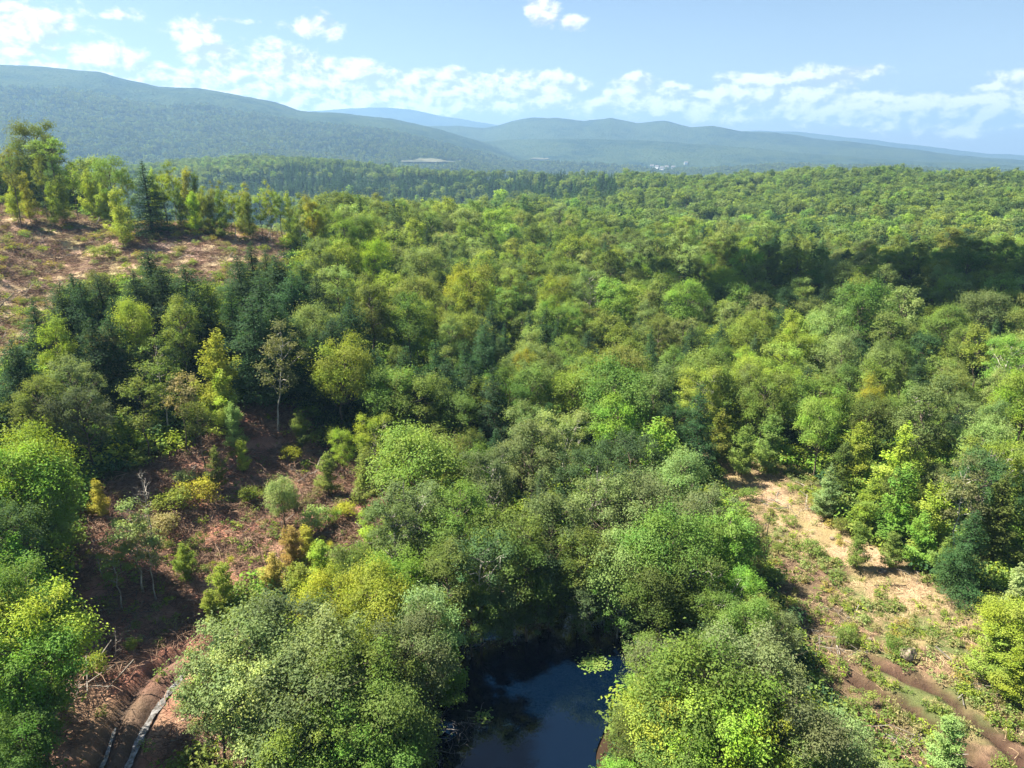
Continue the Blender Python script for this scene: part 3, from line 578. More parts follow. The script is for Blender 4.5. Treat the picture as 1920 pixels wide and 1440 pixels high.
# fill: variable-radius dart throwing in the woods
TX = [t['x'] for t in TREES]; TY = [t['y'] for t in TREES]
class Grid:
    def __init__(s, cell): s.c = cell; s.d = {}
    def add(s, x, y, r): s.d.setdefault((int(x//s.c), int(y//s.c)), []).append((x, y, r))
    def ok(s, x, y, r):
        i, j = int(x//s.c), int(y//s.c)
        for a in (-1, 0, 1):
            for b in (-1, 0, 1):
                for (u, v, q) in s.d.get((i+a, j+b), ()):
                    if (u-x)**2+(v-y)**2 < (r+q)**2: return False
        return True
G = Grid(9.0)
WID = dict(round=.33, airy=.30, tall=.21, young=.24, hemlock=.22, spruce=.2, pole=.14, topknot=.18, umbrella=.33, cone=.2, shrub=.5)
for t in TREES: G.add(t['x'], t['y'], t['h']*WID[t['form']]*t['wide']*(1.15 if t['form'] in ('hemlock', 'spruce') else .78))
def throw(n, r0, r1, half, seed):
    rng = np.random.default_rng(seed); r = np.sqrt(rng.random(n)*(r1*r1-r0*r0)+r0*r0); a = rng.uniform(-half, half, n)
    return r*np.sin(a), r*np.cos(a), rng
def pick_look(x, y, r, rng):
    """species and leaf colour from slow noise over the land"""
    c = vnoise(np.array([x/38.]), np.array([y/38.]), 91)[0]; c2 = vnoise(np.array([x/17.]), np.array([y/17.]), 92)[0]; q = rng.random()
    azd = math.degrees(math.atan2(x, y))
    con = .10+.55*(c2 > .68)+(.22 if azd < -14 and r < 110 else 0)
    if azd < 4 and r > 300: con += .1
    if azd > 3 and r < 260: con *= .45
    if -24 < azd < -4 and 105 < r < 300: con *= .25
    if q < con: return ('hemlock' if rng.random() < .6 else 'spruce'), (Gd if rng.random() < .7 else Gu)
    form = ['round', 'round', 'round', 'airy', 'tall'][rng.integers(5)]
    p = rng.random()+.25*(c-.5)+(.14 if -24 < azd < -2 and 100 < r < 260 else 0)
    if p < .10: col = Gd if azd > 8 else Gm
    elif p < .34: col = Gm
    elif p < .50: col = Go
    elif p < .66: col = Gg
    elif p < .74: col = Gb
    elif p < .83: col = Pa
    elif p < 1.10: col = Gy
    else: col = Pa
    return form, col
def place_fill(n, r0, r1, half, seed, hmean, spread, sink):
    x, y, rng = throw(n, r0, r1, half, seed)
    ok = (sdist(x, y, POND) > 2.2)
    if r0 < 250:
        ok &= (sdist(x, y, CLEAR_L) > 1.2) & (sdist(x, y, CLEAR_U) > 1.5) & (sdist(x, y, PATH_R) > 1.5)
        # keep sight of the pond, the wet track and the muddy ruts free
        ok &= (seg_dist(x, y, RUT_A) > 3.5) & (sdist(x+9.5, y-1.8, CLEAR_L) > 0) & (sdist(x+14, y-2.4, CLEAR_L) > 0) & (sdist(x+18, y-3, CLEAR_L) > 0) & (sdist(x+4, y-1, CLEAR_L) > 0)
    for i in np.nonzero(ok)[0]:
        r = math.hypot(x[i], y[i]); form, col = pick_look(x[i], y[i], r, rng); h = hmean*(1+spread*rng.normal()*.5)
        rr = h*WID[form]*.86
        if G.ok(x[i], y[i], rr): G.add(x[i], y[i], rr); sink(x[i], y[i], form, h, col, .9+.3*rng.random())
NEAR = []
place_fill(9000, 58, 118, .72, 5, 11.0, .42, lambda *a: NEAR.append(a))
place_fill(14000, 118, 200, .72, 6, 11.5, .42, lambda *a: NEAR.append(a))
FAR = []
place_fill(60000, 200, 480, .74, 7, 11.5, .42, lambda *a: FAR.append(a))
# nothing may hide what the photograph shows of the pond, path and clearings
hide_poly = [np.array([(270,240),(610,240),(610,420),(270,420)]), np.array([(840,1440),(850,1260),(940,1170),(1150,1190),(1140,1290),(1085,1440)]), np.array([(1350,875),(1480,890),(1560,990),(1700,1090),(1900,1140),(1900,1420),(1700,1400),(1560,1280),(1490,1100),(1440,960)]),
             np.array([(190,1440),(230,1290),(330,1240),(340,1300),(260,1440)]), np.array([(170,1020),(300,930),(360,860),(470,790),(570,800),(620,870),(730,870),(710,1000),(650,1040),(520,1070),(430,1090),(350,1220),(160,1260)]), np.array([(480,1440),(480,1330),(380,1440)]), np.array([(0,395),(300,425),(560,422),(545,470),(430,505),(250,475),(60,520),(0,560)])]
def blocks(x, y, h, w):
    z = float(base_height(np.array([x]), np.array([y]))[0])
    for f in (.45, .7, .95):
        for s in (-.6, 0, .6):
            px, py, dd = project(x+s*w, y, z+h*f)
            if dd > 0:
                for P_ in hide_poly:
                    if in_poly(np.array([px]), np.array([py]), P_)[0]: return True
    return False
NEAR = [a for a in NEAR if not blocks(a[0], a[1], a[3], a[3]*WID[a[2]])]
# near fill trees become individual objects, largest in view first; the rest join the forest
def vis_size(a):
    z = 5.; px, py, dd = project(a[0], a[1], z)
    return -1 if not (-120 < px < 2040) else a[3]/math.hypot(a[0], a[1])
NEAR.sort(key=vis_size, reverse=True)
LIM = dict(broad=300, conif=150)
cnt = dict(broad=0, conif=0)
for t in TREES:
    cnt['conif' if t['form'] in ('hemlock', 'spruce') else 'broad'] += 1
for a in NEAR:
    k = 'conif' if a[2] in ('hemlock', 'spruce') else 'broad'
    if cnt[k] < LIM[k] and vis_size(a) > 0: cnt[k] += 1; add_tree(*a)
    else: FAR.append(a)
print('trees', cnt, 'far', len(FAR))

# ---- build the individual trees
GROUPN = dict(round='broadleaf trees of the mixed wood', conif='dark conifers of the mixed wood')
NAME = dict(round='broadleaf_tree', airy='broadleaf_tree', tall='broadleaf_tree', umbrella='broadleaf_tree', topknot='broadleaf_tree', pole='broadleaf_tree', young='young_tree', cone='young_tree', hemlock='conifer_tree', spruce='conifer_tree')
CAT = dict(broadleaf_tree='tree', young_tree='young tree', conifer_tree='conifer')
GRP = dict(broadleaf_tree='broadleaf trees of the wood', young_tree='young trees at the wood edges', conifer_tree='dark conifers of the wood')
txy = np.array([(t['x'], t['y']) for t in TREES]); tz = height(txy[:, 0], txy[:, 1])
rngT = np.random.default_rng(77)
def soften(n_): return tuple(.62*np.array(GREENS[n_])+.38*np.array([.160, .215, .058])) if n_ not in (Gd, Gu) else GREENS[n_]
def jitter(c, rng, amt=.14):
    f = np.array(c)*(1+amt*1.2*np.clip(rng.normal(), -2, 2))*(1+.05*rng.normal(size=3)); return tuple(np.clip(f, .008, .5))
NAME['shrub'] = 'shrub'; CAT['shrub'] = 'shrub'; GRP['shrub'] = 'shrubs standing on the clearings'
def build_trees(L):
    for t in L:
        t['z'] = float(height(np.array([t['x']]), np.array([t['y']]))[0]); f = FORM[t['form']]; tk, br, cr = f[rngT.integers(len(f))] if t['form'] != 'pole' or t['col'] != Pa else f[0]
        nm = NAME[t['form']]; root = bpy.data.objects.new(nm, None); COL.objects.link(root); root.empty_display_size = .5
        root.location = (t['x'], t['y'], t['z']); s = t['h']/NAT[t['form']]; root.scale = (s*t['wide'], s*t['wide'], s); root.rotation_euler = (0, 0, rngT.random()*6.28)
        if t['label'] and 'leaning' in t['label']: root.rotation_euler = (.10, .16, 0)
        t['root'] = root; col = jitter(GREENS[t['col']] if t.get('hand') or t['form'] == 'shrub' else soften(t['col']), rngT)
        for n_, me in (('trunk', tk), ('branches', br), ('crown', cr)):
            o = bpy.data.objects.new(n_, me); COL.objects.link(o); o.parent = root
            if n_ == 'crown': o.color = (*col, 1)
            if n_ == 'branches': o['kind'] = 'stuff'
        make_tag(root, None, CAT[nm], GRP[nm])
WORDS = {'round': 'rounded', 'airy': 'open-crowned', 'tall': 'narrow', 'umbrella': 'flat-topped', 'topknot': 'bare-stemmed', 'pole': 'thin sparse', 'young': 'feathery young', 'cone': 'pointed young', 'hemlock': 'drooping', 'spruce': 'spiky', 'shrub': 'low'}
def zone(t, px, py):
    if 'zone' in t: return t['zone']
    r = math.hypot(t['x'], t['y']); P1 = (np.array([t['x']]), np.array([t['y']]))
    if px < 690 and py < 430: return 'on the left ridge'
    if px < 175 and py > 760: return 'at the left edge'
    if in_poly(*P1, CLEAR_L)[0]: return 'on the reddish clearing'
    if in_poly(*P1, CLEAR_U)[0]: return 'on the upper clearing'
    if in_poly(*P1, PATH_R)[0]: return 'on the right clearing'
    if px < 340 and py < 620: return 'below the upper clearing'
    if px < 690 and py < 620: return 'right below the upper clearing'
    if px < 330: return 'on the left slope'
    if px < 720 and py < 900: return 'above the reddish clearing'
    if px < 910 and py > 1010: return 'left of the pond'
    if px > 1060 and px < 1720 and py > 1140: return 'right of the pond'
    if py > 740 and px < 1080: return 'behind the pond, left half'
    if py > 740 and px < 1430: return 'behind the pond, right half'
    if py > 740: return 'beside the right path'
    if py > 560: return 'in the middle canopy' if px < 1150 else 'in the canopy above the path' if px < 1560 else 'in the right canopy'
    if px < 1000: return 'in the far left canopy'
    if px < 1450: return 'in the far middle canopy'
    return 'in the far right canopy'
ORD = ['leftmost', 'second from the left', 'third from the left', 'fourth from the left', 'fifth from the left', 'sixth from the left', 'seventh from the left', 'eighth from the left', 'ninth from the left']
def label_trees(L):
    key = {}
    for t in L:
        if t['label']: t['root']['label'] = t['label']; continue
        px, py, dd = project(t['x'], t['y'], t['z']+t['h']*.7); t['px'] = px; t['r'] = dd
        key.setdefault((t['col'], WORDS[t['form']], {'broadleaf_tree': 'tree', 'young_tree': 'tree', 'conifer_tree': 'conifer', 'shrub': 'shrub'}[NAME[t['form']]], zone(t, px, py)), []).append(t)
    def name(ts, pre, c, w_, n_, z_):
        if len(ts) > 9:
            ts = sorted(ts, key=lambda q: q['r']); n3 = 3 if len(ts) > 18 else 2; cut = [len(ts)*i//n3 for i in range(n3+1)]
            for i in range(n3): name(ts[cut[i]:cut[i+1]], ['nearest ', 'farthest '][i] if n3 == 2 else ['nearest ', 'middle ', 'farthest '][i], c, w_, n_, z_)
            return
        ts = sorted(ts, key=lambda q: q['px'])
        for i, t in enumerate(ts):
            t['root']['label'] = ('%s %s %s %s' % (c, w_, n_, z_) if len(ts) == 1 and not pre else '%s of the %s%s %s %ss %s' % (ORD[min(i, 8)] if i < len(ts)-1 or i < 2 else 'rightmost', pre, c, w_, n_, z_))
    for (c, w_, n_, z_), ts in key.items(): name(ts, '', c, w_, n_, z_)
build_trees(TREES)

# ------------------------------------------------------------------ forest and other masses as geometry-node instances
def proto_mesh(name, arrs, bark, leafmat):
    tk, br, (V, Q, lv) = arrs
    parts = [(V, Q), tk]+([br] if br is not None else []); VV, QQ = join(parts)
    fm = np.zeros(len(QQ), int); fm[len(Q):] = 1; L = np.full((len(QQ), 3), .5); L[:len(Q)] = lv
    return mesh_from(name, VV, QQ, [leafmat, bark], fm, L)
def proto_collection(name, meshes):
    c = bpy.data.collections.new(name)
    for i, me in enumerate(meshes): c.objects.link(bpy.data.objects.new('%s_%02d' % (name, i), me))
    return c
def scatter(name, pts, idx, rot, scl, tint, coll, kind='stuff', label=None, cat=None):
    n = len(pts); me = bpy.data.meshes.new(name); me.vertices.add(n); me.vertices.foreach_set('co', np.asarray(pts, np.float32).ravel())
    a = me.attributes.new('idx', 'INT', 'POINT'); a.data.foreach_set('value', np.asarray(idx, np.int32))
    a = me.attributes.new('rot', 'FLOAT_VECTOR', 'POINT'); a.data.foreach_set('vector', np.asarray(rot, np.float32).ravel())
    a = me.attributes.new('scl', 'FLOAT_VECTOR', 'POINT'); a.data.foreach_set('vector', np.asarray(scl, np.float32).ravel())
    c4 = np.ones((n, 4), np.float32); c4[:, :3] = tint
    a = me.attributes.new('tint', 'FLOAT_COLOR', 'POINT'); a.data.foreach_set('color', c4.ravel())
    o = link(name, me); ng = bpy.data.node_groups.new(name+'_nodes', 'GeometryNodeTree')
    ng.interface.new_socket('Geometry', in_out='INPUT', socket_type='NodeSocketGeometry'); ng.interface.new_socket('Geometry', in_out='OUTPUT', socket_type='NodeSocketGeometry')
    N = ng.nodes; gi = N.new('NodeGroupInput'); go = N.new('NodeGroupOutput'); ip = N.new('GeometryNodeInstanceOnPoints'); ci = N.new('GeometryNodeCollectionInfo')
    ci.inputs[0].default_value = coll; ci.inputs['Separate Children'].default_value = True; ci.inputs['Reset Children'].default_value = True
    def na_(nm, dt):
        q = N.new('GeometryNodeInputNamedAttribute'); q.data_type = dt; q.inputs[0].default_value = nm; return q.outputs[0]
    e2r = N.new('FunctionNodeEulerToRotation'); Lk = ng.links.new
    Lk(gi.outputs[0], ip.inputs['Points']); Lk(ci.outputs[0], ip.inputs['Instance']); ip.inputs['Pick Instance'].default_value = True
    Lk(na_('idx', 'INT'), ip.inputs['Instance Index']); Lk(na_('rot', 'FLOAT_VECTOR'), e2r.inputs[0]); Lk(e2r.outputs[0], ip.inputs['Rotation']); Lk(na_('scl', 'FLOAT_VECTOR'), ip.inputs['Scale'])
    Lk(ip.outputs[0], go.inputs[0]); md = o.modifiers.new('scatter', 'NODES'); md.node_group = ng
    make_tag(o, label, cat, None, kind); return o
near_b = [gen_puff(1000+s, 12, 4.0 if s < 3 else 3.6, .2, 34, 6500, .28, 1.0, (.18, .33), shell=.5 if s < 3 else .2) for s in range(5)]
near_b += [gen_puff(1010+s, 14, 2.9, .2, 22, 5000, .27, 1.1, (.2, .38)) for s in range(2)]
far_b = [gen_puff(1100+s, 12+s % 3, 4.0-.35*(s % 3), .25, 20, 1100, .62, 1.0, (.2, .38)) for s in range(5)]
near_c = [gen_tier(1200+s, 12, 3.1, .1, 64, 5600, .30, .10, .26, .62, .16, .34, jit=.8, clump=1.6) for s in range(3)]
far_c = [gen_tier(1300+s, 12, 2.8, .1, 30, 500, .80, .0, .2, .8, .16, .3) for s in range(3)]
tiny = []
for s in range(3):
    tk, br, cr = gen_puff(1400+s, 12, 4.2, .2, 9, 110, 2.2, .8); tiny.append((tk, None, cr))
for s in range(2):
    tk, br, cr = gen_tier(1500+s, 13, 3.0, .05, 14, 90, 1.9, 0, .2, .8, .16, .3); tiny.append((tk, None, cr))
broad_coll = proto_collection('wood_broadleaf', [proto_mesh('b', a, M_BARK, M_LEAFI) for a in near_b+[(t_, None, c_) for t_, b_, c_ in far_b]+tiny[:3]])
conif_coll = proto_collection('wood_conifer', [proto_mesh('c', a, M_BARKD, M_LEAFI) for a in near_c+[(t_, None, c_) for t_, b_, c_ in far_c]+tiny[3:]])
# open land seen far off in the valley: a pale hay field and a handful of white houses
def far_hit(px, py, r0=1500., r1=9000.):
    d = pix_dir(px, py); hh = math.hypot(d[0], d[1]); r = np.linspace(r0, r1, 1500); x = d[0]/hh*r; y = d[1]/hh*r
    g = base_height(x, y)-CAM_Z; b = np.nonzero(d[2]/hh*r <= g)[0]; i = b[0] if len(b) else 700
    return x[i], y[i], r[i]
FIELDS = []
for px0, px1, py0, dep_ in ((752, 885, 306, 62), (990, 1030, 300, 30)):
    q = [far_hit(p_, py0) for p_ in np.linspace(px0, px1, 24)]; k_ = np.ones(5)/5; rr_ = np.convolve(np.pad([c[2] for c in q], 2, 'edge'), k_, 'valid')
    FIELDS.append((np.array([math.atan2(c[0], c[1]) for c in q]), rr_, dep_*(.25+.75*np.sin(np.linspace(.15, 3.0, 24)))*(.6+.8*fbm(np.arange(24)*.5, np.zeros(24), 8, 2))))
HOUSES = [far_hit(px, py) for px, py in ((1232, 317), (1241, 319), (1250, 317), (1262, 318), (1222, 315), (1286, 309))]
def open_land(x, y):
    a = np.arctan2(x, y); r = np.hypot(x, y); m = np.zeros(len(x), bool)
    for fa_, fr_, fd_ in FIELDS: q = np.interp(a, fa_, fr_); m |= (a > fa_[0]) & (a < fa_[-1]) & (r > q-70) & (r < q+np.interp(a, fa_, fd_))
    for hx, hy, hr in HOUSES:
        ha = math.atan2(hx, hy); m |= (np.abs(a-ha) < 14/hr) & (r > hr-150) & (r < hr+25)
    return m
# bands farther out, less careful spacing (jittered polar grid)
def band(r0, r1, sp, half, seed):
    rng = np.random.default_rng(seed); n = int(half*(r1*r1-r0*r0)/(sp*sp)); r = np.sqrt(rng.random(n)*(r1*r1-r0*r0)+r0*r0); a = rng.uniform(-half, half, n)
    return r*np.sin(a), r*np.cos(a), rng
FX = [];
def col_arr(x, y, rng, r):
    n = len(x); c = vnoise(x/60, y/60, 93); c2 = vnoise(x/25, y/25, 94); p = rng.random(n)+.35*(c-.5)+.5*(vnoise(x/420, y/420, 96)-.5)
    names = [Gd, Gm, Go, Gg, Gb, Pa, Gy, Au]; edges = np.array([.12, .38, .56, .68, .78, .84, 1.12]); k = np.searchsorted(edges, p)
    pal = np.array([GREENS[q] for q in names]); C = pal[np.clip(k, 0, 7)]*.62+np.array([.160, .215, .058])*.38; azd = np.degrees(np.arctan2(x, y))
    con = rng.random(n) < np.where(c2 > .66, .5, .06)+.5*sstep(.55, .7, vnoise(x/260, y/260, 97))*(r > 900)+np.where((azd < 8) & (r > 560) & (r < 1020), .75, 0)
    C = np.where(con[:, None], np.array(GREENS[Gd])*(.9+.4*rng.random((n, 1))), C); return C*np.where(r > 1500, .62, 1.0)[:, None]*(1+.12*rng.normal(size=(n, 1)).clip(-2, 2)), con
pts = []; 
fa = np.array([(a[0], a[1], a[3], a[5]) for a in FAR]); ff = [a[2] for a in FAR]; fr = np.hypot(fa[:, 0], fa[:, 1]); rngF = np.random.default_rng(3)
fz = height(fa[:, 0], fa[:, 1]); fcol = np.array([jitter(soften(a[4]), rngF) for a in FAR]); fcon = np.array([q in ('hemlock', 'spruce') for q in ff])
fidx = np.where(fcon, np.where(fr < 330, rngF.integers(0, 3, len(fr)), 3+rngF.integers(0, 3, len(fr))), np.where(fr < 330, rngF.integers(0, 7, len(fr)), 7+rngF.integers(0, 5, len(fr))))
fs = fa[:, 2]/12; fscl = np.stack([fs*fa[:, 3], fs*fa[:, 3], fs], 1); fpos = np.stack([fa[:, 0], fa[:, 1], fz-.3], 1)
ALL = dict(pos=[fpos], con=[fcon], idx=[fidx], scl=[fscl], col=[fcol])
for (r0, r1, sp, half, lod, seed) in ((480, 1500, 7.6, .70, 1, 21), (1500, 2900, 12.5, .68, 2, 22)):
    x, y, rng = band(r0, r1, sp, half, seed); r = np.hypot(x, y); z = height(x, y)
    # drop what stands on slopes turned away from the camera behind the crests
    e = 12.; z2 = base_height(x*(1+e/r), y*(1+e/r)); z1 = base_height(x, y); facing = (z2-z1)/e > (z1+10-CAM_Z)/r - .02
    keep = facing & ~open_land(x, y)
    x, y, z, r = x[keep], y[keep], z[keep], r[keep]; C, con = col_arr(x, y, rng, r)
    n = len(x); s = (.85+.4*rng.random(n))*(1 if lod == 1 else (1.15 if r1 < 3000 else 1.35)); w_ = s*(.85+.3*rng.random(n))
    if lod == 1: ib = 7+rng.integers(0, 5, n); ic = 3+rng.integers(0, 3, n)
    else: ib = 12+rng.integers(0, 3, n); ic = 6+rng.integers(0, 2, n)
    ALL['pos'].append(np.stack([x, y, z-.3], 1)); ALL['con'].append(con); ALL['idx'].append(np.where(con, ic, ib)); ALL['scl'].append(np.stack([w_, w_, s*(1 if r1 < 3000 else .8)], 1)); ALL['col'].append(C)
A = {k: np.concatenate(v) for k, v in ALL.items()}; n = len(A['pos']); rot = np.zeros((n, 3)); rot[:, 2] = np.random.default_rng(4).random(n)*6.28
print('instances', n)
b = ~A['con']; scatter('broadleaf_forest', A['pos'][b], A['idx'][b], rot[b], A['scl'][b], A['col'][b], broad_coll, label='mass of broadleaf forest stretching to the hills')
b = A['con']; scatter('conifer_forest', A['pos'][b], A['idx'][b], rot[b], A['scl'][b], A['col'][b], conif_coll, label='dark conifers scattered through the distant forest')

# undergrowth: low leafy clumps on the woodland floor, banks and clearings
bush = [gen_puff(1600+s, 1.5, 1.1, .0, 9, 260, .24, .8, (.35, .55)) for s in range(4)]
under_coll = proto_collection('undergrowth_clump', [proto_mesh('u', (a[0], None, a[2]), M_BARK, M_LEAFI) for a in bush])
x, y, rng = throw(26000, 26, 200, .78, 31)
dL = sdist(x, y, CLEAR_L); dU = sdist(x, y, CLEAR_U); dP = sdist(x, y, PATH_R); dW = sdist(x, y, POND); ds = seg_dist(x, y, STRAW)
nn = fbm(x/5, y/5, 66, 3); pk = np.full(len(x), .8)
pk = np.where(dL < .5, np.where(nn > .58, .14, .03), pk); pk = np.where(dU < 0, np.where(nn > .5, .5, .15), pk); pk = np.where(dP < .5, np.where(nn > .52, .45, .12), pk)
pk = np.where((ds < 3.5), .05, pk); pk = np.where(dW < 1.5, 0, pk)
for R_ in (RUT_A, RUT_B, RUT_C, RUT_D): pk = np.where(seg_dist(x, y, R_) < (2.6 if R_ is RUT_A or R_ is RUT_B else 1.0), 0, pk)
k = rng.random(len(x)) < pk; x, y = x[k], y[k]; dL, dU, dP = dL[k], dU[k], dP[k]; n = len(x); z = height(x, y); op = (dL < .5) | (dU < 0) | (dP < .5)
pal = np.array([GREENS[q] for q in (Gm, Gd, Gy, Go, Gb)]); C = pal[rng.integers(0, 5, n)]; palo = np.array([GREENS[q] for q in (Gy, Go, Ta, Or, Pa, Ta, Gm)]); Co = palo[rng.integers(0, 7, n)]*.9
C = np.where(op[:, None], Co, C); s = np.where(op, .22+.45*rng.random(n)**2, .6+.9*rng.random(n)); s = np.where(dU < 0, s*1.3, s)
scatter('undergrowth', np.stack([x, y, z-.08], 1), rng.integers(0, 4, n), np.stack([0*x, 0*x, rng.random(n)*6.28], 1), np.stack([s*1.2, s*1.2, s], 1), C, under_coll, label='low undergrowth of bushes and ferns')

def tuft(seed, n=26, h=.34):
    rng = np.random.default_rng(seed); a = rng.random(n)*6.28; r = .16*rng.random(n); b = np.stack([r*np.cos(a), r*np.sin(a), 0*a], 1); t = b*2.4+np.stack([rng.normal(size=n)*.05, rng.normal(size=n)*.05, h*(.5+.7*rng.random(n))], 1)
    sdv = np.stack([-np.sin(a), np.cos(a), 0*a], 1)*.028; V_ = np.stack([b-sdv, b+sdv, t, t], 1).reshape(-1, 3); V_[3::4] -= sdv*.3
    return mesh_from('tuft', V_, np.arange(4*n).reshape(-1, 4), [M_LEAFI], leafvar=rng.random((n, 3)))
tuft_coll = proto_collection('grass_tuft', [tuft(1800+s) for s in range(3)]+[proto_mesh('w', (a[0], None, a[2]), M_BARK, M_LEAFI) for a in [gen_puff(1650+s, .5, .38, .0, 6, 70, .13, .8, (.35, .55)) for s in range(3)]])
x, y, rng = throw(90000, 36, 125, .76, 51); dL = sdist(x, y, CLEAR_L); dP = sdist(x, y, PATH_R); ds = seg_dist(x, y, STRAW); nn = fbm(x/2.2, y/2.2, 88, 3)
pk = np.where(dP < 1.5, np.where(nn > .52, .60, .12), 0); pk = np.where(ds < 2.6, pk*.15, pk); pk = np.where(dL < 1, np.where(nn > .6, .25, .03), pk)
for R_ in (RUT_A, RUT_B, RUT_C, RUT_D): pk = np.where(seg_dist(x, y, R_) < .8, 0, pk)
k = (rng.random(len(x)) < pk) & (sdist(x, y, POND) > .5); x, y = x[k], y[k]; dP = dP[k]; n = len(x)
palg = np.array([GREENS[q] for q in (Gy, Go, Ta, Pa, Gm, Ta)]); C = palg[rng.integers(0, 6, n)]; s = .6+.9*rng.random(n)
scatter('grass_tufts', np.stack([x, y, height(x, y)-.03], 1), rng.integers(0, 6, n), np.stack([0*x, 0*x, rng.random(n)*6.28], 1), np.stack([s, s, s], 1), C, tuft_coll, label='tufts of grass and low weeds on the open ground')

# logging slash: tangles of sticks and twigs left on the clearings
def slash_mesh(seed, mat, n=54, L=1.1, r=.017):
    rng = np.random.default_rng(seed); ps = []
    for _ in range(n):
        c = rng.normal(size=2)*.75; a = rng.random()*6.28; l = L*(.35+rng.random()); e = rng.normal()*.13
        d = np.array([math.cos(a)*l/2, math.sin(a)*l/2, l*e]); m = np.array([c[0], c[1], .05+.18*rng.random()]); rr = r*(.5+rng.random()*1.3)
        ps.append(limb(m-d, m+d, rr, rr*.5, rng, 3, .05, 0, 3))
    return mesh_from('slash', *join(ps), [mat])
slash_coll = proto_collection('slash_clump', [slash_mesh(1700+s, M_STICK) for s in range(4)]+[slash_mesh(1710+s, M_STRAW, 44, .62, .011) for s in range(3)]+[slash_mesh(1720, M_DEAD, 12, 2.2, .03)])
x, y, rng = throw(30000, 30, 195, .76, 41); dL = sdist(x, y, CLEAR_L); dU = sdist(x, y, CLEAR_U); dP = sdist(x, y, PATH_R); ds = seg_dist(x, y, STRAW)
k = (dL < 1) | (dU < 1) | ((dP < .5) & (rng.random(len(x)) < .5))
for R_ in (RUT_A, RUT_B, RUT_C, RUT_D): k &= seg_dist(x, y, R_) > 1.7
k &= (sdist(x, y, POND) > 1.0); x, y, dL, dU, dP, ds = x[k], y[k], dL[k], dU[k], dP[k], ds[k]; n = len(x)
idx = np.where(dL < 1, rng.integers(0, 4, n), np.where(dU < 1, rng.integers(0, 7, n), 4+rng.integers(0, 3, n))); idx = np.where(rng.random(n) < .07, 7, idx); s = .6+.8*rng.random(n)
scatter('logging_slash', np.stack([x, y, height(x, y)], 1), idx, np.stack([0*x, 0*x, rng.random(n)*6.28], 1), np.stack([s, s, s], 1), np.ones((n, 3)), slash_coll, label='tangle of broken sticks and brush on the clearings')

for fa_, fr_, fd_ in FIELDS:
    AA = np.repeat(fa_[None], 12, 0); RR = fr_[None]+fd_[None]*np.linspace(0, 1, 12)[:, None]; Xf = RR*np.sin(AA); Yf = RR*np.cos(AA)
    make_tag(link('field', mesh_from('field', np.stack([Xf, Yf, height(Xf, Yf)+4], -1).reshape(-1, 3), grid_faces(12, 24, False), [M_FIELD])), kind='structure')
HL = ['white farmhouse second from the left in the far valley', 'white farmhouse third from the left in the far valley', 'white farmhouse fourth from the left in the far valley', 'white farmhouse fifth from the left in the far valley', 'white farmhouse at the left end of the far valley row', 'lone white farmhouse standing right of the others in the far valley']
def box(a, b):
    (x0, y0, z0), (x1, y1, z1) = a, b; v = [(x, y, z) for z in (z0, z1) for x, y in ((x0, y0), (x1, y0), (x1, y1), (x0, y1))]
    return np.array(v, float), np.array([(0, 3, 2, 1), (4, 5, 6, 7), (0, 1, 5, 4), (1, 2, 6, 5), (2, 3, 7, 6), (3, 0, 4, 7)])
h_wall = mesh_from('house_wall', *box((-7, -5, -3), (7, 5, 6)), [M_WALLW]); h_win = mesh_from('house_window', *box((-.9, -.08, -1), (.9, .08, 1)), [M_PANE])
h_roof = bpy.data.meshes.new('house_roof'); h_roof.from_pydata([(-7.6, -5.7, 5.7), (7.6, -5.7, 5.7), (7.6, 5.7, 5.7), (-7.6, 5.7, 5.7), (-7.6, 0, 9.8), (7.6, 0, 9.8)], [], [(0, 1, 5, 4), (2, 3, 4, 5), (0, 4, 3), (1, 2, 5), (0, 3, 2, 1)]); h_roof.materials.append(M_ROOF)
for i, (hx, hy, hr) in enumerate(HOUSES):
    r_ = bpy.data.objects.new('farmhouse', None); COL.objects.link(r_); r_.location = (hx, hy, float(height(np.array([hx]), np.array([hy]))[0])+3); r_.rotation_euler = (0, 0, (i*1.3) % 1.2-.6)
    link('wall', h_wall, r_); link('roof', h_roof, r_)
    for wx in (-4, 0, 4): link('window', h_win, r_, (wx, -5.05, 3))
    make_tag(r_, HL[i], 'house', 'white houses far off in the valley')

# ------------------------------------------------------------------ boulder, logs, snags, water plants, shrubs
def one(x, y): return float(height(np.array([x]), np.array([y]))[0])
import bmesh
def boulder(R_=1.0, seed=2):
    bm = bmesh.new(); bmesh.ops.create_icosphere(bm, subdivisions=4, radius=R_)
    rng = np.random.default_rng(seed); pl = rng.normal(size=(14, 3)); pl /= np.linalg.norm(pl, axis=1, keepdims=True); dd = .72+.25*rng.random(14)
    for v in bm.verts:
        p = np.array(v.co)
        for n_, q in zip(pl, dd):
            e = p@n_-q*R_
            if e > 0: p = p-n_*e*.85
        p = p*(1+.05*math.sin(p[0]*9+1)*math.sin(p[1]*8)*math.sin(p[2]*9+2)); v.co = p*np.array([1.0, .85, .80])
    me = bpy.data.meshes.new('boulder'); bm.to_mesh(me); bm.free(); me.materials.append(M_ROCK)
    for q in me.polygons: q.use_smooth = True
    return me
bx_, by_ = ray_ground(1700, 1236, .0); bo = link('boulder', boulder(.82), None, (bx_, by_, one(bx_, by_)+.45)); bo.rotation_euler = (.2, .1, .6); make_tag(bo, 'rounded pale boulder alone on the right clearing above the muddy ruts', 'boulder')
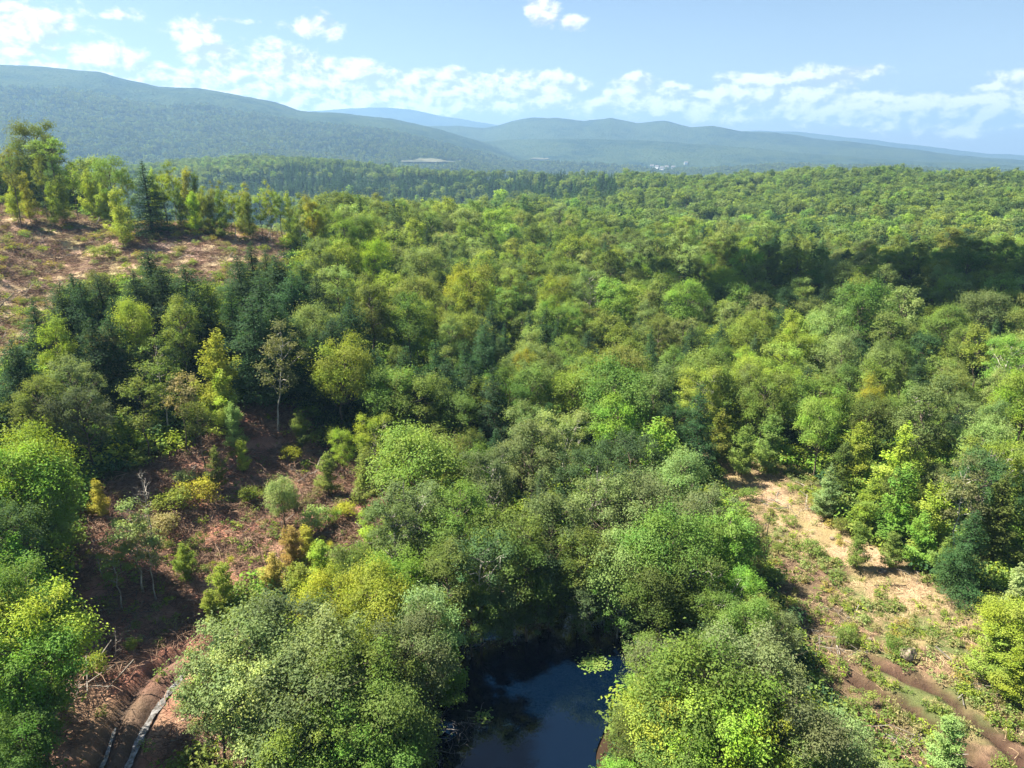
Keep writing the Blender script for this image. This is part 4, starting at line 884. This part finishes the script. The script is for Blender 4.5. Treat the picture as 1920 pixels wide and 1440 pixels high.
for i, (px, py, s_, l_) in enumerate([(1560, 1010, .28, 'small pale stone upper one on the straw-coloured path'), (1655, 1072, .35, 'small pale stone on the path at the wood edge'), (1630, 1200, .25, 'little stone lying left of the big boulder'), (330, 1180, .3, 'small stone just above the wet track on the left')]):
    x_, y_ = ray_ground(px, py); o = link('stone', boulder(s_, 5+i), None, (x_, y_, one(x_, y_)+s_*.4)); make_tag(o, l_, 'stone')
def log(px0, py0, px1, py1, r, mat, label, lift=.12):
    a = ray_ground(px0, py0); b_ = ray_ground(px1, py1); n_ = 7; t = np.linspace(0, 1, n_); xs = a[0]+(b_[0]-a[0])*t; ys = a[1]+(b_[1]-a[1])*t
    rg = np.random.default_rng(int(px0+py0)); zz = np.maximum.accumulate(height(xs, ys)*0+height(xs, ys)); zl = np.linspace(height(xs, ys)[0], height(xs, ys)[-1], n_); zs = np.maximum(zl, height(xs, ys)-.05)+lift
    P_ = np.stack([xs, ys, zs], 1); o0 = P_[0].copy(); P_ -= o0; P_[1:-1] += rg.normal(size=(n_-2, 3))*.03; ps = [tube(P_, r*(1-.6*t), 7)]
    for _ in range(4):
        k = rg.integers(2, n_-1); d_ = rg.normal(size=3); d_[2] = abs(d_[2])*.6+.1; ps.append(limb(P_[k], P_[k]+d_*.45, r*.3, r*.08, rg, 3, .04, 0, 4))
    o = link('fallen_log', mesh_from('log', *join(ps), [mat], smooth=True), None, tuple(o0)); make_tag(o, label, 'log', 'logs and poles left lying on the clearings')
for a_ in [(398,1432,455,1385,.06,M_STICK,'brown pole lying at the bottom right of the wet track'),
           (430,1330,445,1420,.09,M_STICK,'brown pole under the lower left tree crowns'),(1868,1308,1935,1322,.12,M_BARKD,'dark log pointing to the right edge above the muddy ruts'),(395,905,430,960,.09,M_DEAD,'pale pole in the upper part of the reddish clearing'),
           (560,945,640,930,.08,M_DEAD,'pale pole crossing the middle of the reddish clearing'),(455,1010,500,985,.08,M_STICK,'brown pole at the foot of the reddish clearing'),(320,960,372,942,.08,M_STICK,'brown pole at the left of the reddish clearing'),
           (1488,905,1530,925,.10,M_DEAD,'pale log at the top end of the straw path'),(1585,1015,1630,1040,.09,M_STICK,'brown log half way down the straw path'),(1640,1100,1700,1098,.10,M_BARKD,'dark log lying across the lower straw path'),
           (70,480,140,488,.14,M_BARKD,'dark log on the upper clearing at the left'),(200,465,262,470,.14,M_DEAD,'grey log on the upper clearing below the spruce'),(360,455,430,462,.13,M_STICK,'brown log on the upper clearing at the right')]: log(*a_)
def dead_tree(seed, H, R_, n=16, lean=0.):
    rg = np.random.default_rng(seed); t = np.linspace(0, 1, 8)[:, None]; P_ = t*np.array([lean*H, 0, H]); P_[1:] += rg.normal(size=(7, 3))*.06; P_[0, 2] = -.6
    tk = tube(P_, .012*H*(1-.85*t[:, 0]), 6); br = []
    for i in range(n):
        q = .3+.65*rg.random(); s0 = np.array([np.interp(q, t[:, 0], P_[:, k]) for k in range(3)]); a = rg.random()*6.28; L = R_*(1.15-q)*(.6+.7*rg.random()); d_ = np.array([math.cos(a), math.sin(a), .7])
        e = s0+d_*L; br.append(limb(s0, e, .005*H, .0015*H, rg, 5, .06, 0, 4))
        for _ in range(4):
            m_ = s0+(e-s0)*(.3+.6*rg.random()); br.append(limb(m_, m_+(d_*.5+rg.normal(size=3)*.5)*L*.45, .0022*H, .0008*H, rg, 3, .06, 0, 3))
    return tk, join(br)
for i, (px, py, h_, r_, mat, lean, lab) in enumerate([(265,885,9,2.2,M_DEAD,0,'bare grey dead tree at the left end of the reddish clearing'),(1108,880,12.0,3.0,M_DEAD,.05,'bare grey dead branches among the crowns behind the pond'),(765,905,11,2.6,M_DEAD,-.04,'bare grey twigs at the left end of the pond wood'),
         (540,1290,9,2.2,M_DEAD,.3,'leaning bare pale branches under the lower left tree crowns'),(1445,955,7,.5,M_BARKD,0,'thin dark dead pole standing at the left side of the path'),(1860,850,11,2.4,M_DEAD,0,'bare pale dead tree in the right wood'),
         (285,610,11,1.4,M_BARKD,0,'dark dead pole standing in the mixed wood on the left slope'),(208,1180,3.5,1,M_DEAD,.1,'short pale dead stem in the shade left of the wet track')]):
    p = ray_ground(px, py, h_*.97)
    r0_ = bpy.data.objects.new('dead_tree', None); COL.objects.link(r0_); r0_.location = (p[0], p[1], one(*p)); tk, br = dead_tree(40+i, h_, r_, 16 if r_ > 1 else 6, lean)
    link('trunk', mesh_from('dead_trunk', *tk, [mat], smooth=True), r0_); q_ = link('branches', mesh_from('dead_branches', *br, [mat], smooth=True), r0_); q_['kind'] = 'stuff'; make_tag(r0_, lab, 'dead tree')
def pad_patch(px, py, R_, n_, seed, mat, up=.12):
    d = pix_dir(px, py); t = -CAM_Z/d[2]; rg = np.random.default_rng(seed); c = np.array([d[0]*t, d[1]*t]); ps = []
    for _ in range(n_):
        q = rg.normal(size=2)*R_*.45; r = .05+.055*rg.random(); th = np.arange(9)/8*5.9+rg.random()*6; z = .012+up*rg.random()**2; tl = rg.normal(size=2)*.25*(z/.12)
        v = np.array([[q[0], q[1], z]]+[[q[0]+r*math.cos(k), q[1]+r*math.sin(k), z+r*(tl[0]*math.cos(k)+tl[1]*math.sin(k))] for k in th]); ps.append((v, np.array([(0, k, k+1, k+1) for k in range(1, 9)])))
    V_, F_ = join(ps); return V_, F_[:, :3], (c[0], c[1], 0)
for px, py, R_, n_, lab in ((1112, 1243, 1.15, 520, 'bright green patch of lily pads on the dark pond'), (905, 1342, .8, 90, 'thin scatter of lily pads at the left edge of the pond')):
    V_, F_, c_ = pad_patch(px, py, R_, n_, px, M_LILY); o = link('lily_pads', mesh_from('lily_pads', V_, F_, [M_LILY]), None, c_); make_tag(o, lab, kind='stuff')
rg = np.random.default_rng(9); ps = []
for _ in range(46):
    a = rg.random()*6.28; L = .6+1.6*rg.random(); c = rg.normal(size=2)*[.75, 1.3]; d_ = np.array([math.cos(a), math.sin(a), .12*rg.random()])*L/2; m_ = np.array([c[0], c[1], .02]); ps.append(limb(m_-d_, m_+d_, .022, .008, rg, 4, .07, 0, 4))
d = pix_dir(862, 1372); t_ = -CAM_Z/d[2]; o = link('drowned_brush', mesh_from('drowned_brush', *join(ps), [M_DEAD]), None, (d[0]*t_, d[1]*t_, 0)); make_tag(o, 'tangle of grey dead branches lying in the left edge of the pond', kind='stuff')

# shrubs standing singly on the clearings
rg = np.random.default_rng(19); SH = []
for P_, n_, cols, hs in ((CLEAR_L, 20, (Gy, Go, Gm, Pa, Au, Ta), (1.0, 2.8)), (CLEAR_U, 34, (Gy, Go, Ta, Pa), (1.2, 3.2)), (PATH_R, 16, (Gy, Go, Gm, Pa), (.8, 2.0))):
    lo = P_.min(0); hi_ = P_.max(0); c = 0; tries = 0
    while c < n_ and tries < 4000:
        tries += 1; x_, y_ = lo+(hi_-lo)*rg.random(2)
        if not in_poly(np.array([x_]), np.array([y_]), P_)[0]: continue
        px, py, dd = project(x_, y_, one(x_, y_)+1)
        if not (0 < px < 1920 and 0 < py < 1440): continue
        if min(seg_dist(np.array([x_]), np.array([y_]), R_)[0] for R_ in (RUT_A, RUT_B, RUT_C, RUT_D)) < 1.6 or seg_dist(np.array([x_]), np.array([y_]), STRAW)[0] < 2: continue
        if not G.ok(x_, y_, .8): continue
        G.add(x_, y_, 1.0); c += 1
        TREES.append(dict(x=x_, y=y_, form='shrub', h=hs[0]+(hs[1]-hs[0])*rg.random()**1.6, col=cols[rg.integers(len(cols))], wide=.8+.5*rg.random(), label=None, zone={id(CLEAR_L): 'on the reddish clearing', id(CLEAR_U): 'on the upper clearing', id(PATH_R): 'on the right clearing'}[id(P_)]))
build_trees([t for t in TREES if t['form'] == 'shrub'])
label_trees(TREES)

# ------------------------------------------------------------------ cloud overhead that shades part of the right-hand canopy
def cloud_mesh(seed, L, W, Hh):
    rng = np.random.default_rng(seed); bm = bmesh.new()
    for i in range(70):
        u = rng.uniform(-1, 1); w_ = rng.uniform(-1, 1)*math.sqrt(max(0, 1-u*u)); r = (.09+.13*rng.random())*W; r *= 1-.4*abs(u)
        ret = bmesh.ops.create_icosphere(bm, subdivisions=3, radius=r)
        c = Vector((u*L, w_*W*.7, r*.55+rng.random()*Hh*(1-abs(u))*.6))
        for v in ret['verts']:
            p = v.co; k = 1+.12*math.sin(p.x*.5+i)*math.sin(p.y*.45+2*i)*math.sin(p.z*.5); v.co = Vector((p.x*k, p.y*k, p.z*k*.8))+c
    me = bpy.data.meshes.new('cloud'); bm.to_mesh(me); bm.free()
    m, g = new_mat('cloud_white'); out_surf(g, principled(g, (.9, .9, .9, 1), 1, 0).outputs[0]); me.materials.append(m)
    for q in me.polygons: q.use_smooth = True
    return me
def shade_from(px, r, alt):
    a = pix_azel(px, 500)[0]; k = (alt-12)/math.tan(SUN_EL); return (r*math.sin(a)+math.sin(SUN_AZ)*k, r*math.cos(a)+math.cos(SUN_AZ)*k, alt)
co = link('cloud', cloud_mesh(3, 80, 80, 25), None, shade_from(1830, 205, 570)); co.rotation_euler = (0, 0, -.10); make_tag(co, 'small low cumulus cloud overhead that shades the right-hand canopy', 'cloud')

# ------------------------------------------------------------------ haze
HAZE = 1.75e-4
def haze_box():
    L = 10300.; z0 = -80.; z1 = 512.
    v = [(x, y, z) for z in (z0, z1) for x, y in ((-L, -L), (L, -L), (L, L), (-L, L))]
    me = bpy.data.meshes.new('haze'); me.from_pydata(v, [], [(0, 3, 2, 1), (4, 5, 6, 7), (0, 1, 5, 4), (1, 2, 6, 5), (2, 3, 7, 6), (3, 0, 4, 7)])
    m, g = new_mat('haze_air'); p = g.n('ShaderNodeVolumePrincipled'); p.inputs['Color'].default_value = (.27, .48, .80, 1); p.inputs['Density'].default_value = HAZE; p.inputs['Anisotropy'].default_value = .2
    o = g.n('ShaderNodeOutputMaterial'); g.t.links.new(p.outputs[0], o.inputs['Volume']); me.materials.append(m); make_tag(link('haze', me), kind='stuff')
if HAZE > 0: haze_box()
